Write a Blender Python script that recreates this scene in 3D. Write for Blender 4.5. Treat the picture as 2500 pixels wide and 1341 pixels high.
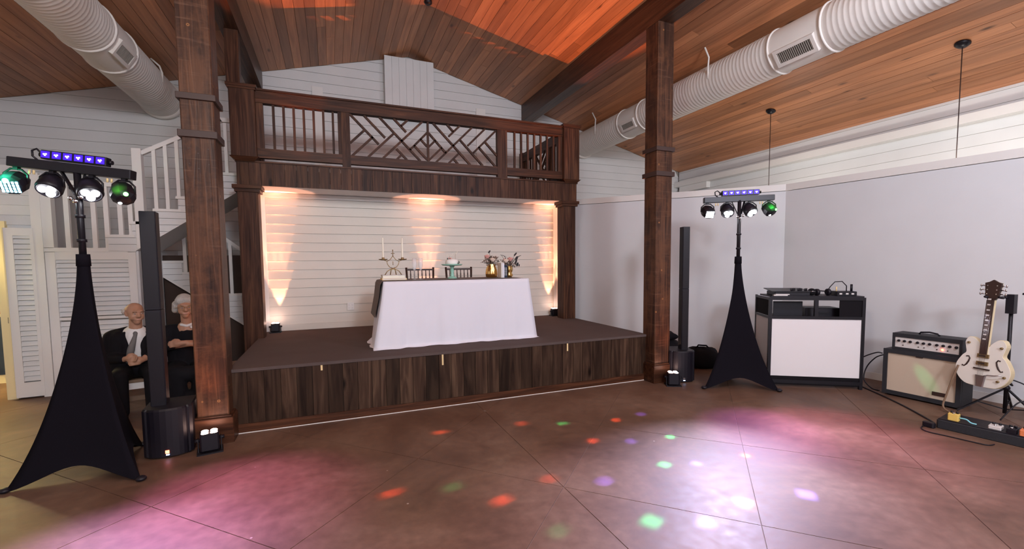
import bpy, math, random
from mathutils import Vector, Matrix
random.seed(7)
PI = math.pi
for o in list(bpy.data.objects): bpy.data.objects.remove(o)
SC = bpy.context.scene
COL = SC.collection

# ------------------------------------------------------------------ camera
FPX, YAW, PITCH, ROLL = 1078.9, .38676, -.06546, -.00885
cam = bpy.data.cameras.new('camera'); cam_o = bpy.data.objects.new('camera', cam); COL.objects.link(cam_o)
cam.sensor_width = 36.0; cam.lens = FPX / 2500 * 36.0; cam.shift_y = (711.7 - 670.5) / 2500
cam.clip_start = .05; cam.clip_end = 100
_f = Vector((math.sin(YAW)*math.cos(PITCH), math.cos(YAW)*math.cos(PITCH), math.sin(PITCH)))
_r = Vector((math.cos(YAW), -math.sin(YAW), 0)); _u = _r.cross(_f)
_R = math.cos(ROLL)*_r + math.sin(ROLL)*_u; _U = -math.sin(ROLL)*_r + math.cos(ROLL)*_u
cam_o.matrix_world = Matrix(((_R.x, _U.x, -_f.x, 0), (_R.y, _U.y, -_f.y, 0), (_R.z, _U.z, -_f.z, 1.6), (0, 0, 0, 1)))
SC.camera = cam_o

# ------------------------------------------------------------------ world, exposure, room lights
world = bpy.data.worlds.new('world'); SC.world = world; world.use_nodes = True
world.node_tree.nodes['Background'].inputs[0].default_value = (.30, .30, .34, 1)
world.node_tree.nodes['Background'].inputs[1].default_value = .05
SC.view_settings.view_transform = 'Standard'; SC.view_settings.look = 'None'
SC.view_settings.gamma = 1; SC.view_settings.use_curve_mapping = False
SC.view_settings.exposure = 0.45

def aim(o, target):
    d = Vector(target) - o.location
    o.rotation_euler = d.to_track_quat('-Z', 'Y').to_euler()
def spot(name, loc, target, watts, color, angle, blend=.5, size=.03, square=False):
    L = bpy.data.lights.new(name, 'SPOT'); L.energy = watts; L.color = color
    L.spot_size = math.radians(angle); L.spot_blend = blend; L.shadow_soft_size = size
    if square and hasattr(L, 'use_square'): L.use_square = True
    o = bpy.data.objects.new(name, L); COL.objects.link(o); o.location = loc; aim(o, target); return o
def square_beam(name, loc, target, watts, color, width):
    L = bpy.data.lights.new(name, 'AREA'); L.energy = watts; L.color = color; L.shape = 'RECTANGLE'
    d = Vector(target)-Vector(loc); L.size = width*.85; L.size_y = max(.02, width*.85*abs(d.z)/d.length); L.spread = math.radians(1.0)
    o = bpy.data.objects.new(name, L); COL.objects.link(o); o.location = loc; aim(o, target); return o
def point(name, loc, watts, color, size=.1):
    L = bpy.data.lights.new(name, 'POINT'); L.energy = watts; L.color = color; L.shadow_soft_size = size
    o = bpy.data.objects.new(name, L); COL.objects.link(o); o.location = loc; return o
def area(name, loc, target, watts, color, sx, sy):
    L = bpy.data.lights.new(name, 'AREA'); L.energy = watts; L.color = color; L.shape = 'RECTANGLE'; L.size = sx; L.size_y = sy
    o = bpy.data.objects.new(name, L); COL.objects.link(o); o.location = loc; aim(o, target); return o
# added fill lights without fixtures, above and behind the camera
point('hall_fill_light', (-.8, .6, 3.75), 135, (1, .92, .84), .35)
point('hall_fill_light', (3.8, .6, 3.75), 190, (.82, .86, 1), .35)
point('hall_fill_light', (1.5, -4.6, 3.7), 640, (.85, .89, 1), .45)

# ------------------------------------------------------------------ materials
def _new(name):
    m = bpy.data.materials.new(name); m.use_nodes = True
    nt = m.node_tree; b = nt.nodes['Principled BSDF']; return m, nt, b
def N(nt, t, **k):
    n = nt.nodes.new(t)
    for a, v in k.items(): setattr(n, a, v)
    return n
def ramp(nt, stops):
    r = N(nt, 'ShaderNodeValToRGB'); e = r.color_ramp.elements
    while len(e) < len(stops): e.new(.5)
    for el, (p, c) in zip(e, stops): el.position = p; el.color = (*c, 1)
    return r
def plain(name, color, rough=.5, metal=0, bump=0, bscale=60, var=0, spec=None):
    m, nt, b = _new(name)
    b.inputs['Base Color'].default_value = (*color, 1); b.inputs['Roughness'].default_value = rough; b.inputs['Metallic'].default_value = metal
    if spec is not None: b.inputs['Specular IOR Level'].default_value = spec
    g = N(nt, 'ShaderNodeNewGeometry')
    if var:
        n = N(nt, 'ShaderNodeTexNoise'); n.inputs['Scale'].default_value = 2.2; n.inputs['Detail'].default_value = 5
        nt.links.new(g.outputs['Position'], n.inputs['Vector'])
        lo = tuple(c*(1-var) for c in color); r = ramp(nt, [(.3, lo), (.7, color)])
        nt.links.new(n.outputs['Fac'], r.inputs[0]); nt.links.new(r.outputs[0], b.inputs['Base Color'])
    if bump:
        n2 = N(nt, 'ShaderNodeTexNoise'); n2.inputs['Scale'].default_value = bscale; n2.inputs['Detail'].default_value = 3
        bp = N(nt, 'ShaderNodeBump'); bp.inputs['Strength'].default_value = bump; bp.inputs['Distance'].default_value = .01
        nt.links.new(g.outputs['Position'], n2.inputs['Vector'])
        nt.links.new(n2.outputs['Fac'], bp.inputs['Height']); nt.links.new(bp.outputs['Normal'], b.inputs['Normal'])
    return m
def emit(name, color, strength, base=(.02, .02, .02)):
    m, nt, b = _new(name); b.inputs['Base Color'].default_value = (*base, 1)
    b.inputs['Emission Color'].default_value = (*color, 1); b.inputs['Emission Strength'].default_value = strength; return m
def wood(name, axis, dark, mid, light, rough=.45, fine=22, along=1.2, knots=True, vary=.35, bump=.25, spec=.4):
    """stained boards; the grain runs along the given world axis and every board differs a little"""
    m, nt, b = _new(name); b.inputs['Roughness'].default_value = rough; b.inputs['Specular IOR Level'].default_value = spec
    g = N(nt, 'ShaderNodeNewGeometry'); oi = N(nt, 'ShaderNodeObjectInfo')
    off = N(nt, 'ShaderNodeVectorMath', operation='SCALE'); off.inputs[0].default_value = (37, 53, 71)
    nt.links.new(oi.outputs['Random'], off.inputs['Scale'])
    add = N(nt, 'ShaderNodeVectorMath', operation='ADD'); nt.links.new(g.outputs['Position'], add.inputs[0]); nt.links.new(off.outputs[0], add.inputs[1])
    sc = [fine]*3; sc['xyz'.index(axis)] = along
    mp = N(nt, 'ShaderNodeVectorMath', operation='MULTIPLY'); mp.inputs[1].default_value = sc; nt.links.new(add.outputs[0], mp.inputs[0])
    n1 = N(nt, 'ShaderNodeTexNoise'); n1.inputs['Scale'].default_value = 1; n1.inputs['Detail'].default_value = 6; n1.inputs['Distortion'].default_value = 1.2
    nt.links.new(mp.outputs[0], n1.inputs['Vector'])
    r = ramp(nt, [(.28, dark), (.5, mid), (.74, light)]); nt.links.new(n1.outputs['Fac'], r.inputs[0])
    hsv = N(nt, 'ShaderNodeHueSaturation')
    mr = N(nt, 'ShaderNodeMapRange'); mr.inputs['To Min'].default_value = 1-vary; mr.inputs['To Max'].default_value = 1+vary*.7
    nt.links.new(oi.outputs['Random'], mr.inputs['Value']); nt.links.new(mr.outputs[0], hsv.inputs['Value'])
    nt.links.new(r.outputs[0], hsv.inputs['Color']); last = hsv.outputs[0]
    if knots:
        ks = [7.0]*3; ks['xyz'.index(axis)] = 2.6
        mp2 = N(nt, 'ShaderNodeVectorMath', operation='MULTIPLY'); mp2.inputs[1].default_value = ks; nt.links.new(add.outputs[0], mp2.inputs[0])
        v = N(nt, 'ShaderNodeTexVoronoi'); v.inputs['Scale'].default_value = .42; nt.links.new(mp2.outputs[0], v.inputs['Vector'])
        kr = ramp(nt, [(.03, (1, 1, 1)), (.10, (0, 0, 0))]); nt.links.new(v.outputs['Distance'], kr.inputs[0])
        mx = N(nt, 'ShaderNodeMixRGB'); mx.inputs[2].default_value = (*[c*.35 for c in dark], 1)
        nt.links.new(kr.outputs[0], mx.inputs[0]); nt.links.new(last, mx.inputs[1]); last = mx.outputs[0]
    nt.links.new(last, b.inputs['Base Color'])
    bp = N(nt, 'ShaderNodeBump'); bp.inputs['Strength'].default_value = bump; bp.inputs['Distance'].default_value = .006
    nt.links.new(n1.outputs['Fac'], bp.inputs['Height']); nt.links.new(bp.outputs['Normal'], b.inputs['Normal'])
    return m
def rustic(name):
    """reclaimed column timber: dark stain worn through to orange wood, with scars and peg holes"""
    m, nt, b = _new(name); b.inputs['Roughness'].default_value = .45; b.inputs['Specular IOR Level'].default_value = .25
    g = N(nt, 'ShaderNodeNewGeometry')
    mp = N(nt, 'ShaderNodeVectorMath', operation='MULTIPLY'); mp.inputs[1].default_value = (26, 26, 1.3); nt.links.new(g.outputs['Position'], mp.inputs[0])
    n1 = N(nt, 'ShaderNodeTexNoise'); n1.inputs['Scale'].default_value = 1; n1.inputs['Detail'].default_value = 7; n1.inputs['Distortion'].default_value = 1
    nt.links.new(mp.outputs[0], n1.inputs['Vector'])
    r = ramp(nt, [(.25, (.017, .008, .006)), (.5, (.052, .023, .014)), (.72, (.125, .056, .030))]); nt.links.new(n1.outputs['Fac'], r.inputs[0])
    n2 = N(nt, 'ShaderNodeTexNoise'); n2.inputs['Scale'].default_value = 3.1; n2.inputs['Detail'].default_value = 8; n2.inputs['Roughness'].default_value = .7
    nt.links.new(g.outputs['Position'], n2.inputs['Vector'])
    r2 = ramp(nt, [(.46, (0, 0, 0)), (.60, (1, 1, 1))]); nt.links.new(n2.outputs['Fac'], r2.inputs[0])
    mx = N(nt, 'ShaderNodeMixRGB'); mx.inputs[2].default_value = (.17, .072, .034, 1); nt.links.new(r2.outputs[0], mx.inputs[0]); nt.links.new(r.outputs[0], mx.inputs[1])
    mul = N(nt, 'ShaderNodeMath', operation='MULTIPLY'); mul.inputs[1].default_value = .38; nt.links.new(r2.outputs[0], mul.inputs[0]); nt.links.new(mul.outputs[0], mx.inputs[0])
    v = N(nt, 'ShaderNodeTexVoronoi'); v.inputs['Scale'].default_value = 5.5; nt.links.new(g.outputs['Position'], v.inputs['Vector'])
    kr = ramp(nt, [(.02, (0, 0, 0)), (.045, (.8, .8, .8)), (.08, (0, 0, 0))]); nt.links.new(v.outputs['Distance'], kr.inputs[0])
    m2 = N(nt, 'ShaderNodeMixRGB'); m2.inputs[2].default_value = (.42, .19, .07, 1); nt.links.new(kr.outputs[0], m2.inputs[0]); nt.links.new(mx.outputs[0], m2.inputs[1])
    # faint cross-grain saw marks
    mp3 = N(nt, 'ShaderNodeVectorMath', operation='MULTIPLY'); mp3.inputs[1].default_value = (2.5, 2.5, 55); nt.links.new(g.outputs['Position'], mp3.inputs[0])
    n3 = N(nt, 'ShaderNodeTexNoise'); n3.inputs['Scale'].default_value = 1; n3.inputs['Detail'].default_value = 4; nt.links.new(mp3.outputs[0], n3.inputs['Vector'])
    r3 = ramp(nt, [(.62, (0, 0, 0)), (.78, (.55, .55, .55))]); nt.links.new(n3.outputs['Fac'], r3.inputs[0])
    m3 = N(nt, 'ShaderNodeMixRGB'); m3.inputs[2].default_value = (.20, .11, .075, 1); nt.links.new(r3.outputs[0], m3.inputs[0]); nt.links.new(m2.outputs[0], m3.inputs[1])
    nt.links.new(m3.outputs[0], b.inputs['Base Color'])
    bp = N(nt, 'ShaderNodeBump'); bp.inputs['Strength'].default_value = .4; bp.inputs['Distance'].default_value = .008
    nt.links.new(n1.outputs['Fac'], bp.inputs['Height']); nt.links.new(bp.outputs['Normal'], b.inputs['Normal'])
    return m
def concrete(name):
    m, nt, b = _new(name)
    g = N(nt, 'ShaderNodeNewGeometry')
    n1 = N(nt, 'ShaderNodeTexNoise'); n1.inputs['Scale'].default_value = 1.1; n1.inputs['Detail'].default_value = 10; n1.inputs['Roughness'].default_value = .62; n1.inputs['Distortion'].default_value = .5
    n2 = N(nt, 'ShaderNodeTexNoise'); n2.inputs['Scale'].default_value = 14; n2.inputs['Detail'].default_value = 8
    nt.links.new(g.outputs['Position'], n1.inputs['Vector']); nt.links.new(g.outputs['Position'], n2.inputs['Vector'])
    r = ramp(nt, [(.28, (.085, .043, .027)), (.5, (.150, .083, .054)), (.74, (.225, .142, .100))]); nt.links.new(n1.outputs['Fac'], r.inputs[0])
    r2 = ramp(nt, [(.3, (.8, .8, .8)), (.75, (1.12, 1.12, 1.12))]); nt.links.new(n2.outputs['Fac'], r2.inputs[0])
    mx = N(nt, 'ShaderNodeMixRGB', blend_type='MULTIPLY'); mx.inputs[0].default_value = 1; nt.links.new(r.outputs[0], mx.inputs[1]); nt.links.new(r2.outputs[0], mx.inputs[2])
    # pale scuffs and chips
    v = N(nt, 'ShaderNodeTexVoronoi'); v.inputs['Scale'].default_value = 3.2; nt.links.new(g.outputs['Position'], v.inputs['Vector'])
    kr = ramp(nt, [(.012, (1, 1, 1)), (.03, (0, 0, 0))]); nt.links.new(v.outputs['Distance'], kr.inputs[0])
    m2 = N(nt, 'ShaderNodeMixRGB'); m2.inputs[2].default_value = (.42, .34, .29, 1); nt.links.new(kr.outputs[0], m2.inputs[0]); nt.links.new(mx.outputs[0], m2.inputs[1])
    nt.links.new(m2.outputs[0], b.inputs['Base Color'])
    rr = N(nt, 'ShaderNodeMapRange'); rr.inputs['To Min'].default_value = .42; rr.inputs['To Max'].default_value = .62; nt.links.new(n2.outputs['Fac'], rr.inputs['Value']); nt.links.new(rr.outputs[0], b.inputs['Roughness'])
    b.inputs['Specular IOR Level'].default_value = .35
    bp = N(nt, 'ShaderNodeBump'); bp.inputs['Strength'].default_value = .12; bp.inputs['Distance'].default_value = .004
    nt.links.new(n2.outputs['Fac'], bp.inputs['Height']); nt.links.new(bp.outputs['Normal'], b.inputs['Normal'])
    return m
def glass(name, color=(1, 1, 1), rough=.02):
    m, nt, b = _new(name); b.inputs['Base Color'].default_value = (*color, 1); b.inputs['Roughness'].default_value = rough
    b.inputs['Transmission Weight'].default_value = 1; b.inputs['IOR'].default_value = 1.45; return m

M = {}
M['concrete'] = concrete('brown polished concrete')
M['joint'] = plain('floor joint', (.26, .20, .17), .9)
M['plank'] = wood('ceiling pine', 'y', (.36, .145, .062), (.50, .212, .094), (.60, .27, .125), rough=.42, fine=11, along=.7, vary=.36, bump=.12)
M['ceil_back'] = plain('ceiling gap', (.03, .014, .008), .9)
M['white_board'] = plain('white painted board', (.72, .725, .72), .5, bump=.06, bscale=24, var=.05)
M['lap_gap'] = plain('shadowed lap joint', (.30, .275, .245), .8)  # darker than the boards, stands in for shade between laps and slats
M['alcove_board'] = plain('warm-tinted white board', (.73, .69, .62), .5, bump=.06, bscale=24, var=.05)  # warm lamp tint put into the colour of the white boards
M['white_wall'] = plain('white painted plaster', (.70, .715, .735), .6, bump=.05, bscale=40, var=.04)
M['white_trim'] = plain('white painted trim', (.78, .76, .73), .42)
M['rustic'] = rustic('reclaimed column timber')
M['beam'] = wood('dark stained beam', 'y', (.022, .009, .006), (.06, .025, .013), (.12, .052, .025), rough=.4, vary=.1)
M['dark_x'] = wood('dark stained timber along', 'x', (.022, .008, .005), (.062, .024, .012), (.125, .05, .024), rough=.42, vary=.2, knots=False, spec=.18)
M['dark_y'] = wood('dark stained timber deep', 'y', (.022, .008, .005), (.062, .024, .012), (.125, .05, .024), rough=.42, vary=.2, knots=False, spec=.18)
M['dark_z'] = wood('dark stained timber upright', 'z', (.022, .009, .006), (.062, .027, .016), (.125, .058, .030), rough=.45, vary=.25, spec=.15)
M['skirt'] = wood('weathered stage plank', 'z', (.018, .009, .006), (.045, .025, .016), (.090, .054, .034), rough=.5, fine=15, along=1.3, vary=.5, spec=.12)
M['carpet'] = plain('dark brown carpet', (.115, .088, .082), .95, bump=.5, bscale=300, var=.12, spec=.1)
M['black_fabric'] = plain('black stretch fabric', (.0065, .0055, .009), .9, bump=.1, bscale=400, spec=.1)
M['black_plastic'] = plain('black plastic', (.0085, .007, .012), .45, bump=.06, bscale=300, spec=.35)
M['black_metal'] = plain('black coated metal', (.011, .010, .014), .38, metal=.2, spec=.4)
M['black_cloth'] = plain('black suit cloth', (.007, .006, .008), .85, spec=.2)
M['linen'] = plain('white table linen', (.74, .755, .84), .8, bump=.06, bscale=500)
M['grey_linen'] = plain('grey linen runner', (.15, .135, .13), .9, bump=.1, bscale=400)
M['duct'] = plain('white duct wrap', (.78, .74, .69), .6, bump=.25, bscale=7)
M['duct_grille'] = plain('vent grille', (.34, .31, .27), .5)
M['vent_dark'] = plain('vent shadow', (.05, .045, .04), .9)
M['scrim'] = plain('white scrim cloth', (.78, .76, .77), .75)
M['steel'] = plain('chrome steel', (.62, .62, .64), .22, metal=1)
M['brass'] = plain('aged brass wire', (.36, .26, .13), .35, metal=1)
M['gold'] = plain('gold glass', (.80, .50, .17), .16, metal=1)
M['wax'] = plain('ivory wax', (.86, .83, .70), .45)
M['jade'] = plain('jade glass', (.28, .55, .45), .2)
M['icing'] = plain('white icing', (.85, .85, .83), .6, bump=.3, bscale=60)
M['skin'] = plain('skin', (.46, .24, .15), .5, var=.12)
M['hair'] = plain('grey hair', (.52, .49, .45), .7, bump=.8, bscale=120)
M['shirt'] = plain('white shirt', (.74, .72, .70), .8)
M['tie'] = plain('grey tie', (.20, .19, .18), .7, bump=.3, bscale=150, var=.5)
M['grille_tan'] = plain('tan amplifier cloth', (.58, .48, .37), .85, bump=.3, bscale=500)
M['tolex'] = plain('black vinyl', (.014, .016, .022), .55, bump=.4, bscale=400)
M['panel_silver'] = plain('brushed silver panel', (.70, .68, .66), .4, metal=.1)
M['guitar_white'] = plain('white lacquer', (.80, .77, .70), .22)
M['guitar_cream'] = plain('cream binding', (.78, .66, .42), .3)
M['guitar_brown'] = plain('brown lacquer', (.10, .03, .015), .25)
M['fretboard'] = plain('rosewood fretboard', (.035, .016, .012), .45)
M['yellow'] = plain('yellow paint', (.78, .55, .14), .5)
M['orange'] = plain('orange paint', (.75, .22, .08), .5)
M['tape'] = plain('pale yellow tape', (.80, .62, .32), .7)
M['iron'] = plain('dark iron strap', (.045, .024, .02), .55)
M['oak'] = plain('tan bench wood', (.24, .15, .09), .5, var=.2)
M['under'] = plain('brown boarding and void shade', (.055, .028, .018), .7, var=.3)
M['cream_wall'] = plain('cream plaster and lit trim', (.82, .70, .40), .7)
M['uv'] = emit('violet lamp', (.035, 0, 1), 1.5)
M['uv_core'] = emit('violet lamp core', (.75, .6, 1), 9)
M['led_white'] = emit('white lamp lens', (.95, .95, 1), 16)
M['led_green'] = emit('green laser glow', (.10, 1, .10), 9)
M['led_teal'] = emit('teal lamp strip', (.25, .75, 1), 7)
M['led_amber'] = emit('amber lamp lens', (1, .62, .50), 22)
M['led_red'] = emit('red pilot lamp', (1, .12, .05), 9)
M['led_blue'] = emit('blue status light', (.4, .6, 1), 8)
M['glass'] = glass('clear glass'); _b = M['glass'].node_tree.nodes['Principled BSDF']; _b.inputs['Transmission Weight'].default_value = 0; _b.inputs['Alpha'].default_value = .24; _b.inputs['Base Color'].default_value = (.9, .92, .95, 1)
M['rose'] = plain('pink rose', (.70, .36, .32), .7)
M['cream_rose'] = plain('cream rose', (.80, .66, .56), .7)
M['leaf'] = plain('dusty green leaf', (.11, .13, .11), .6)
M['dark_leaf'] = plain('dark slate leaf', (.045, .052, .06), .5)
M['twig'] = plain('brown filler sprig', (.20, .14, .11), .8)
M['cyan'] = plain('cyan plug', (.25, .65, .75), .5)

# ------------------------------------------------------------------ mesh helpers
class MB:
    def __init__(s): s.v = []; s.f = []; s.sm = []
    def add(s, vs, fs, mx=None, smooth=False):
        b = len(s.v)
        s.v += [tuple(mx @ Vector(p)) if mx else tuple(p) for p in vs]
        s.f += [tuple(i+b for i in f) for f in fs]; s.sm += [smooth]*len(fs); return s
    def box(s, a, b, mx=None, ch=0):
        x0, y0, z0 = a; x1, y1, z1 = b
        if not ch:
            vs = [(x0,y0,z0),(x1,y0,z0),(x1,y1,z0),(x0,y1,z0),(x0,y0,z1),(x1,y0,z1),(x1,y1,z1),(x0,y1,z1)]
            return s.add(vs, [(0,3,2,1),(4,5,6,7),(0,1,5,4),(1,2,6,5),(2,3,7,6),(3,0,4,7)], mx)
        c = ch  # chamfered upright edges and rims
        def ring(z, i): return [(x0+c+i,y0+i,z),(x1-c-i,y0+i,z),(x1-i,y0+c+i,z),(x1-i,y1-c-i,z),(x1-c-i,y1-i,z),(x0+c+i,y1-i,z),(x0+i,y1-c-i,z),(x0+i,y0+c+i,z)]
        vs = ring(z0, c*.5)+ring(z0+c*.5, 0)+ring(z1-c*.5, 0)+ring(z1, c*.5)
        fs = [tuple(range(7,-1,-1)), tuple(range(24,32))]
        for k in range(3):
            for i in range(8): j=(i+1)%8; fs.append((k*8+i,k*8+j,k*8+8+j,k*8+8+i))
        return s.add(vs, fs, mx)
    def prism(s, poly, d0, d1, mx=None):
        """poly in (u, w), extruded along the middle axis: vertex (u, d, w)"""
        n = len(poly); vs = [(u,d0,w) for u,w in poly]+[(u,d1,w) for u,w in poly]
        fs = [tuple(range(n)), tuple(range(2*n-1,n-1,-1))]+[(i,i+n,(i+1)%n+n,(i+1)%n) for i in range(n)]
        return s.add(vs, fs, mx)
    def lathe(s, prof, seg=20, mx=None, smooth=True, cap=True):
        vs = []; fs = []; n = len(prof)
        for r, z in prof:
            for k in range(seg): a = 2*PI*k/seg; vs.append((r*math.cos(a), r*math.sin(a), z))
        for i in range(n-1):
            for k in range(seg): j=(k+1)%seg; fs.append((i*seg+k,i*seg+j,(i+1)*seg+j,(i+1)*seg+k))
        s.add(vs, fs, mx, smooth)
        if cap:
            b = len(s.v)-n*seg
            s.f += [tuple(b+k for k in range(seg-1,-1,-1)), tuple(b+(n-1)*seg+k for k in range(seg))]; s.sm += [False]*2
        return s
    def cyl(s, p0, p1, r0, r1=None, seg=12, mx=None, smooth=True):
        if r1 is None: r1 = r0
        p0 = Vector(p0); p1 = Vector(p1); d = p1-p0
        q = d.to_track_quat('Z', 'Y').to_matrix().to_4x4(); m = Matrix.Translation(p0) @ q
        if mx: m = mx @ m
        return s.lathe([(r0,0),(r1,d.length)], seg, m, smooth)
    def tube(s, pts, r, seg=8, mx=None):
        pts = [Vector(p) for p in pts]; n = len(pts); vs = []; fs = []
        t0 = (pts[1]-pts[0]).normalized(); up = Vector((0,0,1)) if abs(t0.z) < .9 else Vector((1,0,0)); a = t0.cross(up).normalized()
        for i, p in enumerate(pts):
            t = (pts[min(i+1,n-1)]-pts[max(i-1,0)]).normalized()
            a = (a - t*a.dot(t)).normalized(); b = t.cross(a); rr = r[i] if isinstance(r, (list, tuple)) else r
            for k in range(seg): w = 2*PI*k/seg; vs.append(p + a*rr*math.cos(w) + b*rr*math.sin(w))
        for i in range(n-1):
            for k in range(seg): j=(k+1)%seg; fs.append((i*seg+k,i*seg+j,(i+1)*seg+j,(i+1)*seg+k))
        fs += [tuple(range(seg-1,-1,-1)), tuple((n-1)*seg+k for k in range(seg))]
        return s.add(vs, fs, mx, True)
    def ball(s, c, r, seg=14, rings=8, mx=None):
        rr = r if isinstance(r, (tuple, list)) else (r, r, r)
        m = Matrix.Translation(Vector(c)) @ Matrix.Diagonal((*rr, 1))
        if mx: m = mx @ m
        prof = [(max(math.sin(PI*i/rings), .001), -math.cos(PI*i/rings)) for i in range(rings+1)]
        return s.lathe(prof, seg, m, True, False)
    def bar(s, p0, p1, w, h, mx=None, up=(0,0,1)):
        """a square bar from p0 to p1, w wide and h deep"""
        p0 = Vector(p0); p1 = Vector(p1); d = (p1-p0); L = d.length; d.normalize(); u = Vector(up); sd = d.cross(u).normalized(); u = sd.cross(d)
        m = Matrix(((sd.x,d.x,u.x,p0.x),(sd.y,d.y,u.y,p0.y),(sd.z,d.z,u.z,p0.z),(0,0,0,1)))
        if mx: m = mx @ m
        return s.box((-w/2,0,-h/2),(w/2,L,h/2),m)
    def mesh(s, name, mat):
        me = bpy.data.meshes.new(name); me.from_pydata(s.v, [], s.f); me.polygons.foreach_set('use_smooth', s.sm)
        me.materials.append(M[mat] if isinstance(mat, str) else mat); me.update(); return me
    def obj(s, name, mat, parent=None, W=False):
        o = bpy.data.objects.new(name, s.mesh(name, mat)); COL.objects.link(o)
        if parent:
            o.parent = parent
            if W: o.matrix_parent_inverse = Matrix.Translation(parent.location).inverted()
        return o
UNIT = {}
def piece(name, parent, a, b, mat, mx=None):
    """a board or slat from corner a to corner b: shares one mesh with its likes; world coordinates (parent must stand unrotated)"""
    key = (name, mat)
    if key not in UNIT: UNIT[key] = MB().box((-.5,-.5,-.5),(.5,.5,.5)).mesh(name, mat)
    o = bpy.data.objects.new(name, UNIT[key]); COL.objects.link(o); o.parent = parent
    o.matrix_parent_inverse = Matrix.Translation(parent.location).inverted()
    a = Vector(a); b = Vector(b); m = Matrix.Translation((a+b)/2) @ Matrix.Diagonal((*(b-a), 1))
    o.matrix_basis = mx @ m if mx else m
    return o
def thing(name, label, cat, loc=(0,0,0), rz=0, group=None):
    o = bpy.data.objects.new(name, None); COL.objects.link(o); o.location = loc; o.rotation_euler = (0,0,rz); o.empty_display_size = .1
    return tag(o, label, cat, group)
def tag(o, label, cat, group=None):
    o['label'] = label; o['category'] = cat
    if group: o['group'] = group
    return o
def struct(o, label=None, cat=None):
    o['kind'] = 'structure'
    if label: o['label'] = label
    if cat: o['category'] = cat
    return o
def clip(poly, a, b, c):
    """keep a*x + b*y <= c"""
    out = []
    for i, p in enumerate(poly):
        q = poly[(i+1) % len(poly)]; fp = a*p[0]+b*p[1]-c; fq = a*q[0]+b*q[1]-c
        if fp <= 0: out.append(p)
        if fp*fq < 0: t = fp/(fp-fq); out.append((p[0]+(q[0]-p[0])*t, p[1]+(q[1]-p[1])*t))
    return out
def lap(name, parent, p0, p1, z0, z1, n, mat, th=.014, zz=None):
    """one lapped siding board from p0 to p1 (plan points) facing n; zz: the two upper ends may be cut short (x-shift of the top edge)"""
    p0 = Vector((*p0, 0)); p1 = Vector((*p1, 0)); n = Vector((*n, 0)); d = (p1-p0).normalized(); s0, s1 = zz or (0, 0)
    def P(base, z, off): q = base + n*off; return (q.x, q.y, z)
    b0, b1, t0, t1 = p0, p1, p0+d*s0, p1-d*s1; z1 -= .0038
    v = [P(b0,z0,0),P(b1,z0,0),P(t1,z1,0),P(t0,z1,0),P(b0,z0,th),P(b1,z0,th),P(t1,z1,th*.25),P(t0,z1,th*.25)]
    return MB().add(v, [(0,1,2,3),(4,7,6,5),(0,4,5,1),(1,5,6,2),(2,6,7,3),(3,7,4,0)]).obj(name, mat, parent)

# ================================================================== the room
X0, X1, YF, YG, RX, RZ, SL = -5.2, 8.2, -6.0, 8.9, 1.5, 5.58, .26
def zc(x): return RZ - SL*abs(x-RX)
# floor: saw-cut concrete, each slab a piece
floor = struct(MB().box((X0,YF,-.12),(X1,YG+.2,-.005)).obj('floor', 'joint'), 'brown polished concrete floor cut into diagonal squares', 'floor')
S2 = math.sqrt(.5)
for i in range(-9, 12):
    for j in range(-12, 10):
        pa, pb = 1.68+1.27*i, 1.68+1.27*(i+1); qa, qb = .38+1.235*j, .38+1.235*(j+1)
        base = [((p+q)*S2, (p-q)*S2) for p, q in ((pa,qa),(pb,qa),(pb,qb),(pa,qb))]
        for lo, hi in ((X0, 1.48), (1.48, X1)):
            poly = base
            for a, b, c in ((S2,S2,pb-.0025),(-S2,-S2,-pa-.0025),(S2,-S2,qb-.0025),(-S2,S2,-qa-.0025),(1,0,hi-.0025),(-1,0,-lo-.0025),(0,1,YG),(0,-1,-YF)):
                poly = clip(poly, a, b, c)
                if len(poly) < 3: break
            if len(poly) >= 3 and max(p[1] for p in poly) > .6:
                n = len(poly); ar = abs(sum(poly[k][0]*poly[(k+1)%n][1]-poly[(k+1)%n][0]*poly[k][1] for k in range(n)))/2
                if ar < .01: continue
                m = MB(); m.add([(x,y,-.02) for x,y in poly]+[(x,y,0) for x,y in poly], [tuple(range(n-1,-1,-1)), tuple(range(n,2*n))]+[(k,(k+1)%n,(k+1)%n+n,k+n) for k in range(n)])
                m.obj('slab', 'concrete', floor)
back_floor = MB().box((X0,YF,-.02),(X1,.6,0)).obj('slab', 'concrete', floor)

# ceiling: two slopes of pine planks running away from the camera
roof = MB(); e = .3
roof.add([(X0-e,YF-e,zc(X0-e)+.02),(RX,YF-e,RZ+.02),(RX,YG+e,RZ+.02),(X0-e,YG+e,zc(X0-e)+.02),(X0-e,YF-e,zc(X0-e)+.15),(RX,YF-e,RZ+.15),(RX,YG+e,RZ+.15),(X0-e,YG+e,zc(X0-e)+.15)],
         [(0,1,2,3),(4,7,6,5),(0,4,5,1),(1,5,6,2),(2,6,7,3),(3,7,4,0)])
roof.add([(RX,YF-e,RZ+.02),(X1+e,YF-e,zc(X1+e)+.02),(X1+e,YG+e,zc(X1+e)+.02),(RX,YG+e,RZ+.02),(RX,YF-e,RZ+.15),(X1+e,YF-e,zc(X1+e)+.15),(X1+e,YG+e,zc(X1+e)+.15),(RX,YG+e,RZ+.15)],
         [(0,1,2,3),(4,7,6,5),(0,4,5,1),(1,5,6,2),(2,6,7,3),(3,7,4,0)])
ceiling = struct(roof.obj('ceiling', 'ceil_back'), 'vaulted ceiling of knotty brown pine planks', 'ceiling')
CA = math.atan(SL); PW = .1372
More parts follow.
